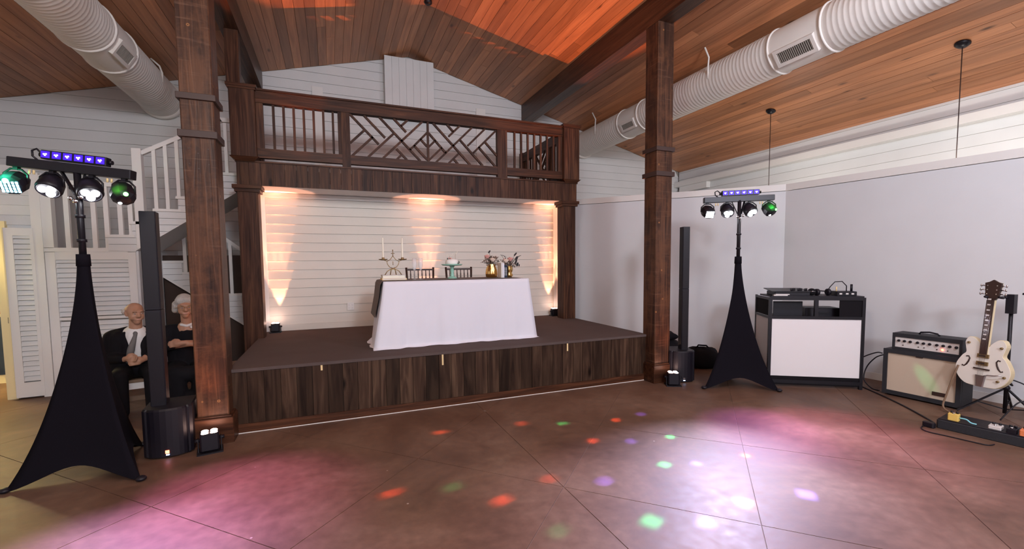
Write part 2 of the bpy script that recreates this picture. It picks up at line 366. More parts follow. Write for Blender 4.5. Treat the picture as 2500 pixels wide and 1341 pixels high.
for side in (-1, 1):
    mx = Matrix.Translation((RX, 0, RZ)) @ Matrix.Rotation(side*CA, 4, 'Y')
    k = 0
    while k*PW*math.cos(CA) < (X1-RX):
        u0, u1 = k*PW+.0022, (k+1)*PW-.0022
        cut = random.choice((random.uniform(4.4, 8.3), random.uniform(2.5, 8.3)))
        dz = random.uniform(-.0015, .0015)
        for y0, y1 in ((YF, cut-.0015), (cut+.0015, YG)):
            piece('plank', ceiling, (min(side*u0,side*u1), y0, .0+dz), (max(side*u0,side*u1), y1, .024+dz), 'plank', mx)
        k += 1

# gable wall at the back, lapped white boards following the roof
gable = [(X0,0),(X1,0),(X1,zc(X1)+.05),(RX,RZ+.05),(X0,zc(X0)+.05)]
wall_back = struct(MB().prism(gable, YG+.02, YG+.14).obj('wall_back', 'lap_gap'), 'white lap-sided gable wall rising to the vaulted ceiling', 'wall')
z = 0
while z < RZ-.02:
    z1 = min(z+.168, RZ-.01)
    def lim(zz): return (max(X0, RX-(RZ-zz)/SL), min(X1, RX+(RZ-zz)/SL))
    (a0, b0), (a1, b1) = lim(z), lim(z1)
    lap('siding_board', wall_back, (a0, YG+.02), (b0, YG+.02), z, z1, (0,-1), 'white_board', zz=(a1-a0, b0-b1)); z += .168
for x0, x1, zt in ((-.22, -.04, 4.79), (2.86, 3.06, 4.77)):    # flat corner-boards of a closed-up opening behind the balcony
    MB().box((x0,YG-.012,2.86),(x1,YG+.02,zt)).obj('trim_board', 'white_trim', wall_back)
# boarded box where the ridge meets the gable
t = thing('boxed_ridge_cover', 'white vertical-board box at the top of the gable wall', 'boxing', (1.49, 8.7, 4.4))
for k in range(7):
    x0 = 1.03+k*.1314; piece('board', t, (x0+.0015, 8.7, 4.35), (x0+.13, 8.722, 5.455-(.0 if k<1 else .0)), 'white_board')
MB().box((1.04,8.722,4.36),(1.94,YG-.002,5.44)).obj('carcass', 'white_wall', t, True)

# outer right wall with siding and a boxed ledge
wall_right = struct(MB().box((X1+.02,YF,0),(X1+.14,YG+.1,zc(X1)+.05)).obj('wall_right', 'lap_gap'), 'white lap-sided side wall under the right eave', 'wall')
z = 0
while z < 3.83:
    lap('siding_board', wall_right, (X1+.02, YG), (X1+.02, .6), z, min(z+.165, 3.84), (-1,0), 'white_board'); z += .165
MB().box((X1-.14,YF,3.44),(X1+.02,YG,3.56)).obj('ledge', 'white_trim', wall_right)
MB().box((X1-.10,7.9,3.30),(X1+.02,8.76,3.58)).obj('cover_panel', 'white_trim', wall_right)
wall_left = struct(MB().box((X0-.14,YF,0),(X0,YG+.1,zc(X0)+.05)).obj('wall_left', 'white_wall'), 'white side wall at the far left', 'wall')
wall_front = struct(MB().prism(gable, YF-.14, YF).obj('wall_front', 'white_wall'), 'white end wall behind the photographer', 'wall')

# plain white partitions on the right: one set diagonally, one along the side
def partition(name, a, b, label):
    a = Vector((*a,0)); b = Vector((*b,0)); d = (b-a).normalized(); L = (b-a).length; n = Vector((d.y,-d.x,0))   # n faces the dance floor
    mx = Matrix(((d.x,-n.x,0,a.x),(d.y,-n.y,0,a.y),(0,0,1,0),(0,0,0,1)))
    o = struct(MB().box((0,0,0),(L,.1,2.655),mx).obj(name, 'white_wall'), label, 'wall')
    MB().box((0,-.010,2.662),(L,.11,2.76),mx).obj('cap_board', 'white_trim', o)
    MB().box((0,-.012,0),(L,0,.09),mx).obj('base_board', 'white_trim', o)
    return o
partition('wall_diagonal', (3.85, 7.7), (6.5, 4.77), 'smooth white partition set diagonally behind the right speaker')
partition('wall_side', (6.5, 4.77), (7.16, -.6), 'smooth white partition behind the booth and the amplifier')

# alcove wall behind the head table
AY = 7.27
wall_alcove = struct(MB().box((-.95,AY+.016,.3),(3.86,AY+.12,2.66)).obj('wall_alcove', 'lap_gap'), 'white lap-sided wall behind the table under the balcony', 'wall')
z = .715; k = 0
while z < 2.56:
    lap('siding_board', wall_alcove, (-.9, AY+.016), (3.82, AY+.016), z, min(z+.134, 2.565), (0,-1), 'alcove_board', .016); z += .134
MB().box((-.92,AY-.008,.622),(3.84,AY+.016,.715)).obj('base_board', 'alcove_board', wall_alcove)
MB().box((-.92,AY-.012,2.565),(3.84,AY+.016,2.63)).obj('head_board', 'white_trim', wall_alcove)
for x0, x1 in ((-.92,-.855),(3.79,3.845)): MB().box((x0,AY-.014,.622),(x1,AY+.016,2.63)).obj('side_board', 'white_trim', wall_alcove)
MB().box((-.94,6.89,.622),(-.90,AY+.01,2.63)).obj('return_board', 'white_trim', wall_alcove)
MB().box((3.84,6.89,.622),(3.88,AY+.01,2.63)).obj('return_board', 'white_trim', wall_alcove)
o = MB().box((.205,AY-.018,.885),(.305,AY-.006,1.005), ch=0).obj('wall_outlet', 'white_trim'); tag(o, 'white double wall outlet low on the alcove wall', 'outlet')
for x in (.232, .278):
    for zz in (.92, .965): MB().box((x-.012,AY-.021,zz-.012),(x+.012,AY-.018,zz+.012)).obj('socket', 'panel_silver', o)

# ------------------------------------------------------------------ stage
SX0, SX1, SY0, SZ = -.92, 3.9, 4.80, .62
stage = thing('stage', 'low carpeted stage fronted with dark weathered vertical planks', 'stage', (1.5, 6.0, 0))
MB().box((SX0,SY0,.0),(SX1,AY+.01,SZ-.03)).obj('frame', 'under', stage, True)
MB().box((SX0-.01,SY0-.028,SZ-.03),(SX1+.01,AY+.012,SZ), ch=.0).obj('carpet', 'carpet', stage, True)
nb = 34; w = (SX1-SX0)/nb
for k in range(nb):
    x0 = SX0+k*w; d = random.uniform(0, .006)
    piece('plank', stage, (x0+.0018, SY0-.016-d, .085), (x0+w-.0018, SY0, SZ-.03), 'skirt')
for k in range(16):
    y0 = SY0+k*.154; piece('plank', stage, (SX0-.014, y0+.002, .0), (SX0, y0+.152, SZ-.03), 'skirt')
MB().box((SX0-.016,SY0-.03,.006),(SX1,SY0,.088)).obj('kick_board', 'dark_x', stage, True)
MB().box((SX0-.016,SY0-.034,.0),(SX1,SY0,.007)).obj('floor_strip', 'white_trim', stage, True)
for x, za, zb in ((-.125, .535, .588), (1.108, .47, .588), (2.683, .495, .588)):
    o = MB().box((x-.009,SY0-.0255,za),(x+.009,SY0-.0235,zb)).obj('tape_strip', 'tape', stage, True); o['label'] = 'pale yellow strip of tape'

# ------------------------------------------------------------------ big columns and roof beams
def column(x0, x1, label):
    y0, y1 = 4.6, 4.845; t = thing('wooden_column', label, 'column', ((x0+x1)/2, (y0+y1)/2, 0))
    MB().box((x0,y0,.0),(x1,y1,4.62),ch=.008).obj('shaft', 'rustic', t, True)
    MB().box((x0-.035,y0-.035,0),(x1+.035,y1+.03,.235),ch=.006).obj('plinth', 'dark_x', t, True)
    MB().box((x0-.02,y0-.02,.235),(x1+.02,y1+.02,.25)).obj('plinth_cap', 'dark_x', t, True)
    for za, zb in ((2.692, 2.75), (3.008, 3.06)):
        MB().box((x0-.022,y0-.022,za),(x1+.022,y1+.022,zb),ch=.004).obj('band', 'iron', t, True)
    for zz in (2.45, 2.58):
        for dx in (.05, .115, .19): MB().cyl((x0+dx,y0-.003,zz+.02*math.sin(dx*40)),(x0+dx,y0+.004,zz+.02*math.sin(dx*40)),.006,seg=8).obj('bolt', 'iron', t, True)
    return t
column(-1.145, -.9, 'tall reclaimed timber column at the left end of the stage')
column(3.885, 4.135, 'tall reclaimed timber column at the right end of the stage')
def beam(x0, x1, label):
    o = MB().box((x0,YF+.01,4.60),(x1,YG+.0,4.99)).obj('roof_beam', 'beam'); return tag(o, label, 'beam')
beam(-1.22, -1.0, 'dark roof beam over the left column and the stairs')
beam(3.88, 4.10, 'dark roof beam over the right column toward the balcony')
t = thing('beam_post', 'dark post rising from the left balcony post to the beam', 'post', (-1.03,6.78,3.9))
MB().box((-1.17,6.74,3.885),(-1.03,6.88,4.60),ch=.004).obj('post', 'dark_z', t, True)
MB().box((-1.03,6.745,3.885),(-1.015,6.875,4.60)).obj('edge_strip', 'dark_z', t, True)
o = MB().box((-1.2,8.74,2.86),(-1.02,8.9,4.60)).obj('wall_post', 'dark_z'); tag(o, 'dark post against the gable wall under the left beam', 'post')

# ------------------------------------------------------------------ stage pillars and balcony
BY = 6.66
def pillar(x0, x1, zb, label):
    t = thing('stage_pillar', label, 'pillar', ((x0+x1)/2, BY+.12, zb))
    MB().box((x0,BY+.01,zb),(x1,BY+.24,2.55),ch=.005).obj('shaft', 'dark_z', t, True)
    MB().box((x0-.05,BY-.035,2.585),(x1+.05,BY+.26,2.632),ch=.004).obj('capital', 'dark_x', t, True)
    MB().box((x0-.028,BY-.015,2.545),(x1+.028,BY+.25,2.585)).obj('necking', 'dark_x', t, True)
    return t
pillar(-1.095, -.86, 0, 'dark square pillar under the left end of the balcony')
pillar(3.675, 3.905, .62, 'dark square pillar under the right end of the balcony')

bal = thing('balcony', 'dark wood balcony with plank fascia and latticed railing above the table', 'balcony', (1.4, 7.6, 2.63))
MB().box((-1.08,BY+.03,2.70),(3.91,YG+.01,2.86)).obj('deck', 'under', bal, True)
MB().box((-1.0,BY+.03,2.635),(3.88,YG-.02,2.70)).obj('soffit', 'white_wall', bal, True)
nf = 36; x = -1.09; w = (3.92+1.09)/nf
for k in range(nf): piece('fascia_plank', bal, (x+k*w+.0016, BY-.0-random.uniform(0,.004), 2.632), (x+(k+1)*w-.0016, BY+.03, 2.925), 'dark_z')
MB().box((-1.10,BY-.02,2.925),(3.93,BY+.12,2.945)).obj('ledge_board', 'dark_x', bal, True)
def newel(x0, x1, y0, y1):
    o = MB().box((x0,y0,2.985),(x1,y1,3.85),ch=.005).obj('newel_post', 'dark_z', bal, True)
    MB().box((x0-.025,y0-.025,3.85),(x1+.025,y1+.025,3.885)).obj('cap', 'dark_x', o)
    MB().box((x0-.012,y0-.012,3.825),(x1+.012,y1+.012,3.85)).obj('cap_moulding', 'dark_x', o)
    MB().add([(x0+.04,y0+.03,2.93),(x1-.04,y0+.03,2.93),(x1-.04,y1,2.93),(x0+.04,y1,2.93),(x0-.02,y0-.02,2.985),(x1+.02,y0-.02,2.985),(x1+.02,y1,2.985),(x0-.02,y1,2.985)],
             [(3,2,1,0),(4,5,6,7),(0,1,5,4),(1,2,6,5),(2,3,7,6),(3,0,4,7)]).obj('base_moulding', 'dark_x', o)
newel(-1.13, -.84, BY-.06, BY+.2); newel(3.645, 3.94, BY-.06, BY+.2)
ry0, ry1 = BY+.0, BY+.07
MB().box((-.84,ry0-.015,3.69),(3.645,ry1+.015,3.838)).obj('top_rail', 'dark_x', bal, True)
MB().box((-.84,ry0-.04,3.838),(3.645,ry1+.04,3.862)).obj('hand_rail_cap', 'dark_x', bal, True)
MB().box((-.84,ry0,2.99),(3.645,ry1,3.115)).obj('bottom_rail', 'dark_x', bal, True)
for x0, x1 in ((.19,.30),(2.485,2.65)): MB().box((x0,ry0-.004,2.945),(x1,ry1+.004,3.69)).obj('rail_post', 'dark_z', bal, True)
MB().box((-.84,ry0+.002,3.115),(-.76,ry1,3.69)).obj('stile', 'dark_z', bal, True)
MB().box((3.565,ry0+.002,3.115),(3.645,ry1,3.69)).obj('stile', 'dark_z', bal, True)
MB().box((.145,ry0+.006,3.115),(.19,ry1,3.69)).obj('stile', 'dark_z', bal, True)
for k in range(7): x = -.642+k*.121; piece('baluster', bal, (x-.015,ry0+.018,3.115), (x+.015,ry0+.05,3.69), 'dark_z')
for k in range(7): x = 2.79+k*.1165; piece('baluster', bal, (x-.015,ry0+.018,3.115), (x+.015,ry0+.05,3.69), 'dark_z')
# chinese-lattice panels: left one, and its mirror image
pw, ph = 1.08, .575
segs = [((0,0),(.385,.385)),((.19,0),(.475,.285)),((.40,0),(.975,.575)),((.60,0),(.775,.175)),((.205+.27,.27),(.78,.575)) if 0 else ((.63,.425),(.78,.575)),
        ((.235,.575),(.595,.215)),((.44,.575),(1.015,0)),((.70,.10),(.80,0)),((0,.40),(.19,.21)),((.02,.575),(.305,.29)),((.82,.43),(1.08,.155)),((.635,.575),(.70,.51)),((.885,.355),(1.08,.55)),((.98,.255),(1.08,.355))]
for x_at, sgn in ((.30, 1), (2.485, -1)):
    for (u0, d0), (u1, d1) in segs:
        p0 = (x_at+sgn*u0, ry0+.035, 3.69-d0); p1 = (x_at+sgn*u1, ry0+.035, 3.69-d1)
        MB().bar(p0, p1, .03, .03, up=(0,1,0)).obj('lattice_bar', 'dark_z', bal, True)
MB().box((1.379,ry0+.012,3.115),(1.407,ry0+.058,3.69)).obj('lattice_bar', 'dark_z', bal, True)
# railing going back along the right edge of the balcony
MB().box((3.76,BY+.2,3.69),(3.84,8.64,3.86)).obj('side_top_rail', 'dark_y', bal, True)
MB().box((3.765,BY+.2,2.99),(3.835,8.64,3.115)).obj('side_bottom_rail', 'dark_y', bal, True)
MB().box((3.745,8.6,2.86),(3.855,8.72,3.88)).obj('side_post', 'dark_z', bal, True)
MB().box((3.75,7.36,2.86),(3.85,7.46,3.69)).obj('side_post', 'dark_z', bal, True)
for k in range(3): y = 6.98+k*.125; piece('baluster', bal, (3.785,y-.015,3.115), (3.815,y+.015,3.69), 'dark_z')
for k in range(4): y = 8.16+k*.12; piece('baluster', bal, (3.785,y-.015,3.115), (3.815,y+.015,3.69), 'dark_z')
for (a, b) in (((7.46,3.69),(8.035,3.115)),((7.46,3.115),(8.035,3.69)),((7.62,3.69),(7.835,3.475)),((7.62,3.115),(7.835,3.33)),((7.46,3.5),(7.65,3.31)),((7.46,3.3),(7.65,3.49))):
    MB().bar((3.8,a[0],a[1]),(3.8,b[0],b[1]),.03,.03,up=(1,0,0)).obj('lattice_bar', 'dark_y', bal, True)
MB().box((3.76,8.04,3.115),(3.84,8.10,3.69)).obj('side_post', 'dark_z', bal, True)

# ------------------------------------------------------------------ stairs, landing and door on the left
FY = 7.15
LZ, RISE, RUN, TX = 1.825, .1717, .2515, -2.603
st = thing('staircase', 'white boarded staircase with landing and slim white balusters', 'staircase', (-2.4, 7.9, 0))
MB().box((-3.25,FY+.02,LZ-.16),(-2.35,YG-.01,LZ)).obj('landing', 'white_board', st, True)
MB().box((-3.25,FY-.02,LZ-.045),(-2.33,FY+.03,LZ+.004)).obj('landing_nosing', 'white_trim', st, True)
def soff(x): return 1.796 + (x+2.322)*.694        # underside of the upper flight
def soff_x(zv): return (zv-1.796)/.694-2.322
for k in range(6):
    xa = TX+k*RUN; zt = LZ+(k+1)*RISE
    x_end = xa+RUN+.02 if k < 5 else -1.1
    MB().box((xa-.025,FY-.03,zt-.035),(x_end,8.02,zt)).obj('tread', 'white_trim', st, True)
    MB().box((xa,FY+.02,zt-RISE),(xa+.02,8.0,zt-.035)).obj('riser', 'white_board', st, True)
    for c in range(2):                               # stringer siding: two courses to a rise
        za = zt-.035-(2-c)*(RISE-.0)/2; zb = za+RISE/2-.004
        sa, sb = soff_x(za), soff_x(zb); xr = -1.1
        if sa <= xa+.02: continue
        sa = min(sa, xr); sb = min(sb, xr)
        poly = [(xa,za),(sa,za),(sb,zb),(xa,zb)]
        th = .012
        MB().add([(p[0],FY-.02-(.008 if i<2 else 0),p[1]) for i,p in enumerate(poly)]+[(p[0],FY+.02,p[1]) for p in poly],
                 [(0,1,2,3),(7,6,5,4),(0,4,5,1),(1,5,6,2),(2,6,7,3),(3,7,4,0)]).obj('siding_board', 'white_board', st, True)
sp = [(TX,LZ-.04)]
for k in range(6): sp += [(TX+k*RUN+.004, LZ+(k+1)*RISE-.036), (TX+(k+1)*RUN+.004 if k < 5 else -1.1, LZ+(k+1)*RISE-.036)]
sp += [(-1.1, soff(-1.1)+.02), (-2.30, soff(-2.30)+.02)]
MB().prism(sp, FY+.0, FY+.018).obj('stringer_backing', 'lap_gap', st, True)
# sloping soffit boards under the upper flight
a = Vector((-2.33, 0, soff(-2.33))); b = Vector((-1.1, 0, soff(-1.1))); d = (b-a).normalized(); L = (b-a).length
for k in range(10):
    s0, s1 = L*k/10+.002, L*(k+1)/10-.002; p, q = a+d*s0, a+d*s1; n = Vector((d.z,0,-d.x))*.0
    MB().add([(p.x,FY-.01,p.z),(q.x,FY-.01,q.z+.004),(q.x,8.0,q.z+.004),(p.x,8.0,p.z),(p.x,FY-.01,p.z+.02),(q.x,FY-.01,q.z+.024),(q.x,8.0,q.z+.024),(p.x,8.0,p.z+.02)],
             [(3,2,1,0),(4,5,6,7),(0,1,5,4),(1,2,6,5),(2,3,7,6),(3,0,4,7)]).obj('soffit_board', 'white_board', st, True)
# rails and balusters of the upper flight
def rail_z(x): return 3.055 + (x+2.236)*.572
MB().box((-2.315,FY-.03,LZ-.0),(-2.215,FY+.07,3.098),ch=.004).obj('newel_post', 'white_trim', st, True)
MB().bar((-2.22,FY+.015,rail_z(-2.22)-.02),(-1.32,FY+.015,rail_z(-1.32)-.02),.05,.05).obj('hand_rail', 'white_trim', st, True)
MB().box((-1.34,FY-.01,3.535),(-1.1,FY+.04,3.59)).obj('hand_rail', 'white_trim', st, True)
for x, k in ((-2.09,2),(-1.965,2),(-1.84,3),(-1.715,3),(-1.59,4),(-1.465,4),(-1.28,5)):
    piece('baluster', st, (x-.02,FY-.005,LZ+(k+1)*RISE-.172*0), (x+.02,FY+.035,min(rail_z(x),3.555)-.03), 'white_trim')
# rail round the landing
MB().box((-3.2,FY-.005,2.60),(-2.31,FY+.045,2.655)).obj('hand_rail', 'white_trim', st, True)
MB().box((-3.235,FY-.02,LZ),(-3.13,FY+.07,2.70)).obj('newel_post', 'white_trim', st, True)
for x, zb in ((-3.0,LZ),(-2.74,LZ),(-2.615,LZ),(-2.475,LZ+RISE),(-2.37,LZ+RISE)):
    piece('baluster', st, (x-.024,FY,zb), (x+.024,FY+.04,2.605), 'white_trim')
# lower flight behind, coming down to the right
LY = 8.02
def lo(x): return 1.483 - (x+2.348)*.775
for k in range(6):
    xa = -2.32+k*.25; zt = 1.67-k*.1717
    MB().box((xa,LY-.03,zt-.035),(xa+.275,8.86,zt)).obj('tread', 'white_trim', st, True)
    MB().box((xa+.24,LY,zt-RISE),(xa+.26,8.86,zt-.035)).obj('riser', 'white_board', st, True)
    for c in range(2):
        zb = zt-.035-c*RISE/2; za = zb-RISE/2+.004; xr = xa+.25
        xl0, xl1 = max(-2.34, -2.348+(1.483-za)/.775), max(-2.34, -2.348+(1.483-zb)/.775)
        if xl1 >= xr: continue
        xl0 = min(xl0, xr)
        poly = [(xl0,za),(xr,za),(xr,zb),(xl1,zb)]
        MB().add([(p[0],LY-.02-(.008 if i<2 else 0),p[1]) for i,p in enumerate(poly)]+[(p[0],LY+.02,p[1]) for p in poly],
                 [(0,1,2,3),(7,6,5,4),(0,4,5,1),(1,5,6,2),(2,6,7,3),(3,7,4,0)]).obj('siding_board', 'white_board', st, True)
    za = zt-RISE-.035
for k in range(5):                                    # lower courses of that flight's side, down to its sloping edge
    xa = -2.32+k*.25; 
    MB().add([(xa,LY-.02,lo(xa)-.03),(xa+.25,LY-.02,lo(xa+.25)-.03),(xa+.25,LY-.02,lo(xa+.25)+.02),(xa,LY-.02,lo(xa)+.02),(xa,LY+.03,lo(xa)-.03),(xa+.25,LY+.03,lo(xa+.25)-.03),(xa+.25,LY+.03,lo(xa+.25)+.02),(xa,LY+.03,lo(xa)+.02)],
             [(0,1,2,3),(7,6,5,4),(0,4,5,1),(1,5,6,2),(2,6,7,3),(3,7,4,0)]).obj('stringer', 'white_trim', st, True)
MB().bar((-2.03,LY,2.42),(-1.1,LY,1.68),.05,.05).obj('hand_rail', 'white_trim', st, True)
for x, k in ((-2.03,1),(-1.78,2),(-1.445,3),(-1.28,4)): piece('baluster', st, (x-.022,LY-.02,1.67-k*.1717), (x+.022,LY+.02,2.42-(x+2.03)*.8), 'white_trim')
# dark sheet added in place of the shaded void under the lower flight
o = MB().box((-2.33,8.1,0),(-.95,8.16,1.75)).obj('stair_void_sheet', 'under'); tag(o, 'dark brown sheet standing in for the shaded void under the lower stair flight', 'void backing')

# louvred closet front below the landing
lc = thing('louvred_closet', 'white louvred closet front under the stair landing', 'closet', (-2.8, FY, 0))
MB().box((-3.2,FY+.03,.0),(-2.34,FY+.05,LZ-.05)).obj('back_panel', 'lap_gap', lc, True)
for x0, x1 in ((-3.22,-3.13),(-2.415,-2.335)): MB().box((x0,FY-.02,.0),(x1,FY+.05,LZ-.05)).obj('stile', 'white_trim', lc, True)
for z0, z1 in ((1.68,1.78),(0,.12),(.93,.965)): MB().box((-3.13,FY-.012,z0),(-2.415,FY+.04,z1)).obj('rail', 'white_trim', lc, True)
z = .125
while z < 1.66:
    if not (.90 < z < .965): piece('slat', lc, (-3.13,-.005,-.0285), (-2.415,.005,.0285), 'white_board', Matrix.Translation((0,FY+.008,z+.03)) @ Matrix.Rotation(-.35,4,'X'))
    z += .0605
MB().box((-2.34,FY,.0),(-2.31,8.0,1.79)).obj('side_panel', 'white_board', lc, True)

# wall with the doorway at far left
wall_stair = struct(MB().box((X0,FY+.03,2.1),(-3.22,FY+.12,2.72)).obj('wall_stair', 'white_wall'), 'white boarded wall over the open doorway at far left', 'wall')
MB().box((-3.56,FY+.03,0),(-3.22,FY+.12,2.1)).obj('pier', 'white_wall', wall_stair)
MB().box((X0,FY+.03,0),(-4.75,FY+.12,2.1)).obj('pier', 'white_wall', wall_stair)
z = 2.1
while z < 2.70: lap('siding_board', wall_stair, (X0, FY+.03), (-3.3, FY+.03), z, z+.118, (0,-1), 'white_board'); z += .118
MB().box((-3.32,FY-.03,.0),(-3.225,FY+.03,2.72)).obj('corner_board', 'white_trim', wall_stair)
MB().box((-3.66,FY-.02,0),(-3.56,FY+.13,2.14)).obj('door_casing', 'cream_wall', wall_stair)  # yellow light spill put into the colour of this casing
MB().box((X0,FY-.005,2.08),(-3.62,FY+.03,2.16)).obj('door_casing', 'white_trim', wall_stair)
# open louvred door leaf
door = thing('door_1', 'white louvred door leaf folded open beside the lit doorway', 'door', (-3.56, FY-.03, 0)); door['kind'] = 'structure'
dm = Matrix.Translation((-3.56,FY-.03,0)) @ Matrix.Rotation(.12,4,'Z')
dx = .25
for a, b in (((0,-.035,.02),(.075,0,2.06)),((dx-.03,-.035,.02),(dx,0,2.06)),((.075,-.035,.02),(dx-.03,0,.2)),((.075,-.035,1.97),(dx-.03,0,2.06))):
    MB().box(a,b,dm).obj('door_frame', 'white_trim', door, True)
z = .21
while z < 1.95:
    piece('slat', door, (.075,-.004,-.029), (dx-.03,.004,.029), 'white_board', dm @ Matrix.Translation((0,-.016,z+.03)) @ Matrix.Rotation(-.35,4,'X')); z += .0615
MB().box((-.012,-.04,.02),(0,.005,2.06),dm).obj('door_edge', 'cream_wall', door, True)  # lamp-lit yellow put into the colour of the door edge
MB().box((-.02,-.03,.93),(-.010,-.008,1.0),dm).obj('latch', 'black_metal', door, True)
# the lit room beyond the doorway
wall_beyond = struct(MB().box((X0,8.2,0),(-3.3,8.25,2.7)).obj('wall_beyond', 'cream_wall'), 'cream wall of the lit room beyond the doorway', 'wall')
MB().box((-3.35,FY+.12,0),(-3.3,8.2,2.7)).obj('side_panel', 'white_board', wall_beyond)
MB().box((X0,FY+.12,2.66),(-3.3,8.25,2.7)).obj('top_panel', 'cream_wall', wall_beyond)
pic = thing('wall_hanging', 'blue, red and dark hanging glimpsed through the doorway', 'wall hanging', (-4.2,8.17,.2))
def hang(name, x0, x1, z0, z1, mat): MB().box((x0,8.185,z0),(x1,8.199,z1)).obj(name, mat, pic, True)
M['hang_dark'] = plain('dark blue cloth', (.02, .035, .07), .8, var=.5); M['hang_blue'] = plain('blue print', (.10, .22, .45), .7, var=.4); M['hang_red'] = plain('red print', (.5, .10, .04), .7, var=.3)
hang('dark_cloth', -4.7, -3.75, .12, .92, 'hang_dark'); hang('red_band', -4.7, -3.95, .96, 1.1, 'hang_red'); hang('blue_patch', -4.7, -3.98, 1.16, 1.42, 'hang_blue')
point('unseen_doorway_light', (-3.98, 6.95, 1.7), 6, (1, .84, .40), .05)  # added lamp out of view, lights the door casing from the front
point('unseen_doorway_light', (-4.5, 7.75, 2.3), 70, (1, .84, .45), .12)

# ================================================================== ducts and pendants
def duct(X, Z, R, label, smooth_spans, vents):
    t = thing('air_duct', label, 'duct', (X, 5, Z-R))
    mx = Matrix.Translation((X,0,Z)) @ Matrix.Rotation(-PI/2,4,'X')        # lathe axis z -> +y
    edges = [-5.9, .5]+[e for s in smooth_spans for e in s]+[8.88]
    edges = sorted(set(edges))
    for i in range(len(edges)-1):
        a, b = edges[i], edges[i+1]; sm = any(abs(a-s[0])<1e-6 and abs(b-s[1])<1e-6 for s in smooth_spans)
        prof = [(R, a)]
        if sm or b < 1: prof.append((R, b))
        else:
            y = a+.03
            while y < b-.04:
                prof += [(R,y),(R+.0032,y+.010),(R+.0032,y+.018),(R,y+.028)]; y += .058
            prof.append((R, b))
        MB().lathe(prof, 36, mx, True, False).obj('duct_section', 'duct', t, True)
        if a > .6: MB().lathe([(R,a-.012),(R+.016,a-.008),(R+.016,a+.008),(R,a+.012)],36,mx,True,False).obj('joint_ring', 'duct', t, True)
    MB().lathe([(R,8.80),(R+.03,8.82),(R+.03,8.895),(R,8.895)],36,mx,True,False).obj('end_collar', 'duct', t, True)
    for (ya, yb, ang, w) in vents:
        vm = Matrix.Translation((X,(ya+yb)/2,Z)) @ Matrix.Rotation(math.radians(-ang),4,'Y')       # local +x points outward
        L = yb-ya; f = MB()
        r0, r1 = R-.03, R+.022
        for a, b in (((r0,-L/2-.04,-w/2-.04),(r1,L/2+.04,-w/2)),((r0,-L/2-.04,w/2),(r1,L/2+.04,w/2+.04)),((r0,-L/2-.04,-w/2),(r1,-L/2,w/2)),((r0,L/2,-w/2),(r1,L/2+.04,w/2))): f.box(a,b,vm)
        v = f.obj('vent', 'duct', t, True)
        MB().box((R-.03,-L/2,-w/2),(R+.006,L/2,w/2),vm).obj('vent_back', 'vent_dark', v)
        n = max(4, int(L/.022))
        for k in range(n):
            y = -L/2+(k+.5)*L/n; MB().box((R+.004,y-.0035,-w/2),(R+.018,y+.0035,w/2),vm).obj('vent_slat', 'duct_grille', v)
    for y in (7.95, 5.0, 2.2):
        zt = zc(X)
        MB().tube([(X+R*.98,y,Z-.02),(X+R*1.0,y,Z+.1),(X+R*.9,y,zt-.10),(X+R*.55,y,zt-.01)],.012).obj('strap', 'duct', t, True)
        MB().tube([(X-R*.98,y,Z-.02),(X-R*1.0,y,Z+.12),(X-R*.95,y,zc(X-R)-.12),(X-R*1.25,y,zc(X-R*1.25)-.01)],.012).obj('strap', 'duct', t, True)
    return t
duct(5.38, 4.24, .266, 'round white air duct above the right partition and speaker', [(3.42,4.06),(6.62,7.2),(1.9,2.2)], [(3.53,3.94,-141,.13),(6.74,7.06,-150,.09)])
duct(-2.44, 4.26, .28, 'round white air duct over the stair landing', [(6.45,7.05)], [(6.58,6.92,-32,.12)])
def pendant(x, y, label):
    t = thing('pendant_lamp', label, 'pendant lamp', (x, y, zc(x)))
    zt = zc(x); mx = Matrix.Translation((x,y,zt-.005)) @ Matrix.Rotation(CA,4,'Y')
    MB().lathe([(.075,.0),(.075,-.012),(.045,-.04),(.012,-.05)][::-1],20,mx).obj('canopy', 'black_metal', t, True)
    MB().cyl((x,y,2.35),(x,y,zt-.04),.0055,seg=8).obj('cord', 'iron', t, True)
    MB().lathe([(.03,2.29),(.035,2.33),(.012,2.37)],16,Matrix.Translation((x,y,0))).obj('socket', 'black_metal', t, True)
    MB().ball((x,y,2.2),.10).obj('globe', emit('warm globe', (1,.82,.6), 3), t, True)
    point('pendant_light', (x,y,2.5), 25, (1,.93,.86), .06)
pendant(7.02, 5.47, 'pendant cord hanging behind the corner of the partitions')
pendant(7.01, 2.99, 'pendant cord hanging behind the partition near the guitar')
for x, y, lab in ((1.49, 6.93, 'small dark canopy at the ridge over the balcony'),):
    o = MB().lathe([(.03,-.06),(.06,-.035),(.06,0)],16,Matrix.Translation((x,y,5.575))).obj('ceiling_canopy', 'black_metal'); tag(o, lab, 'canopy')

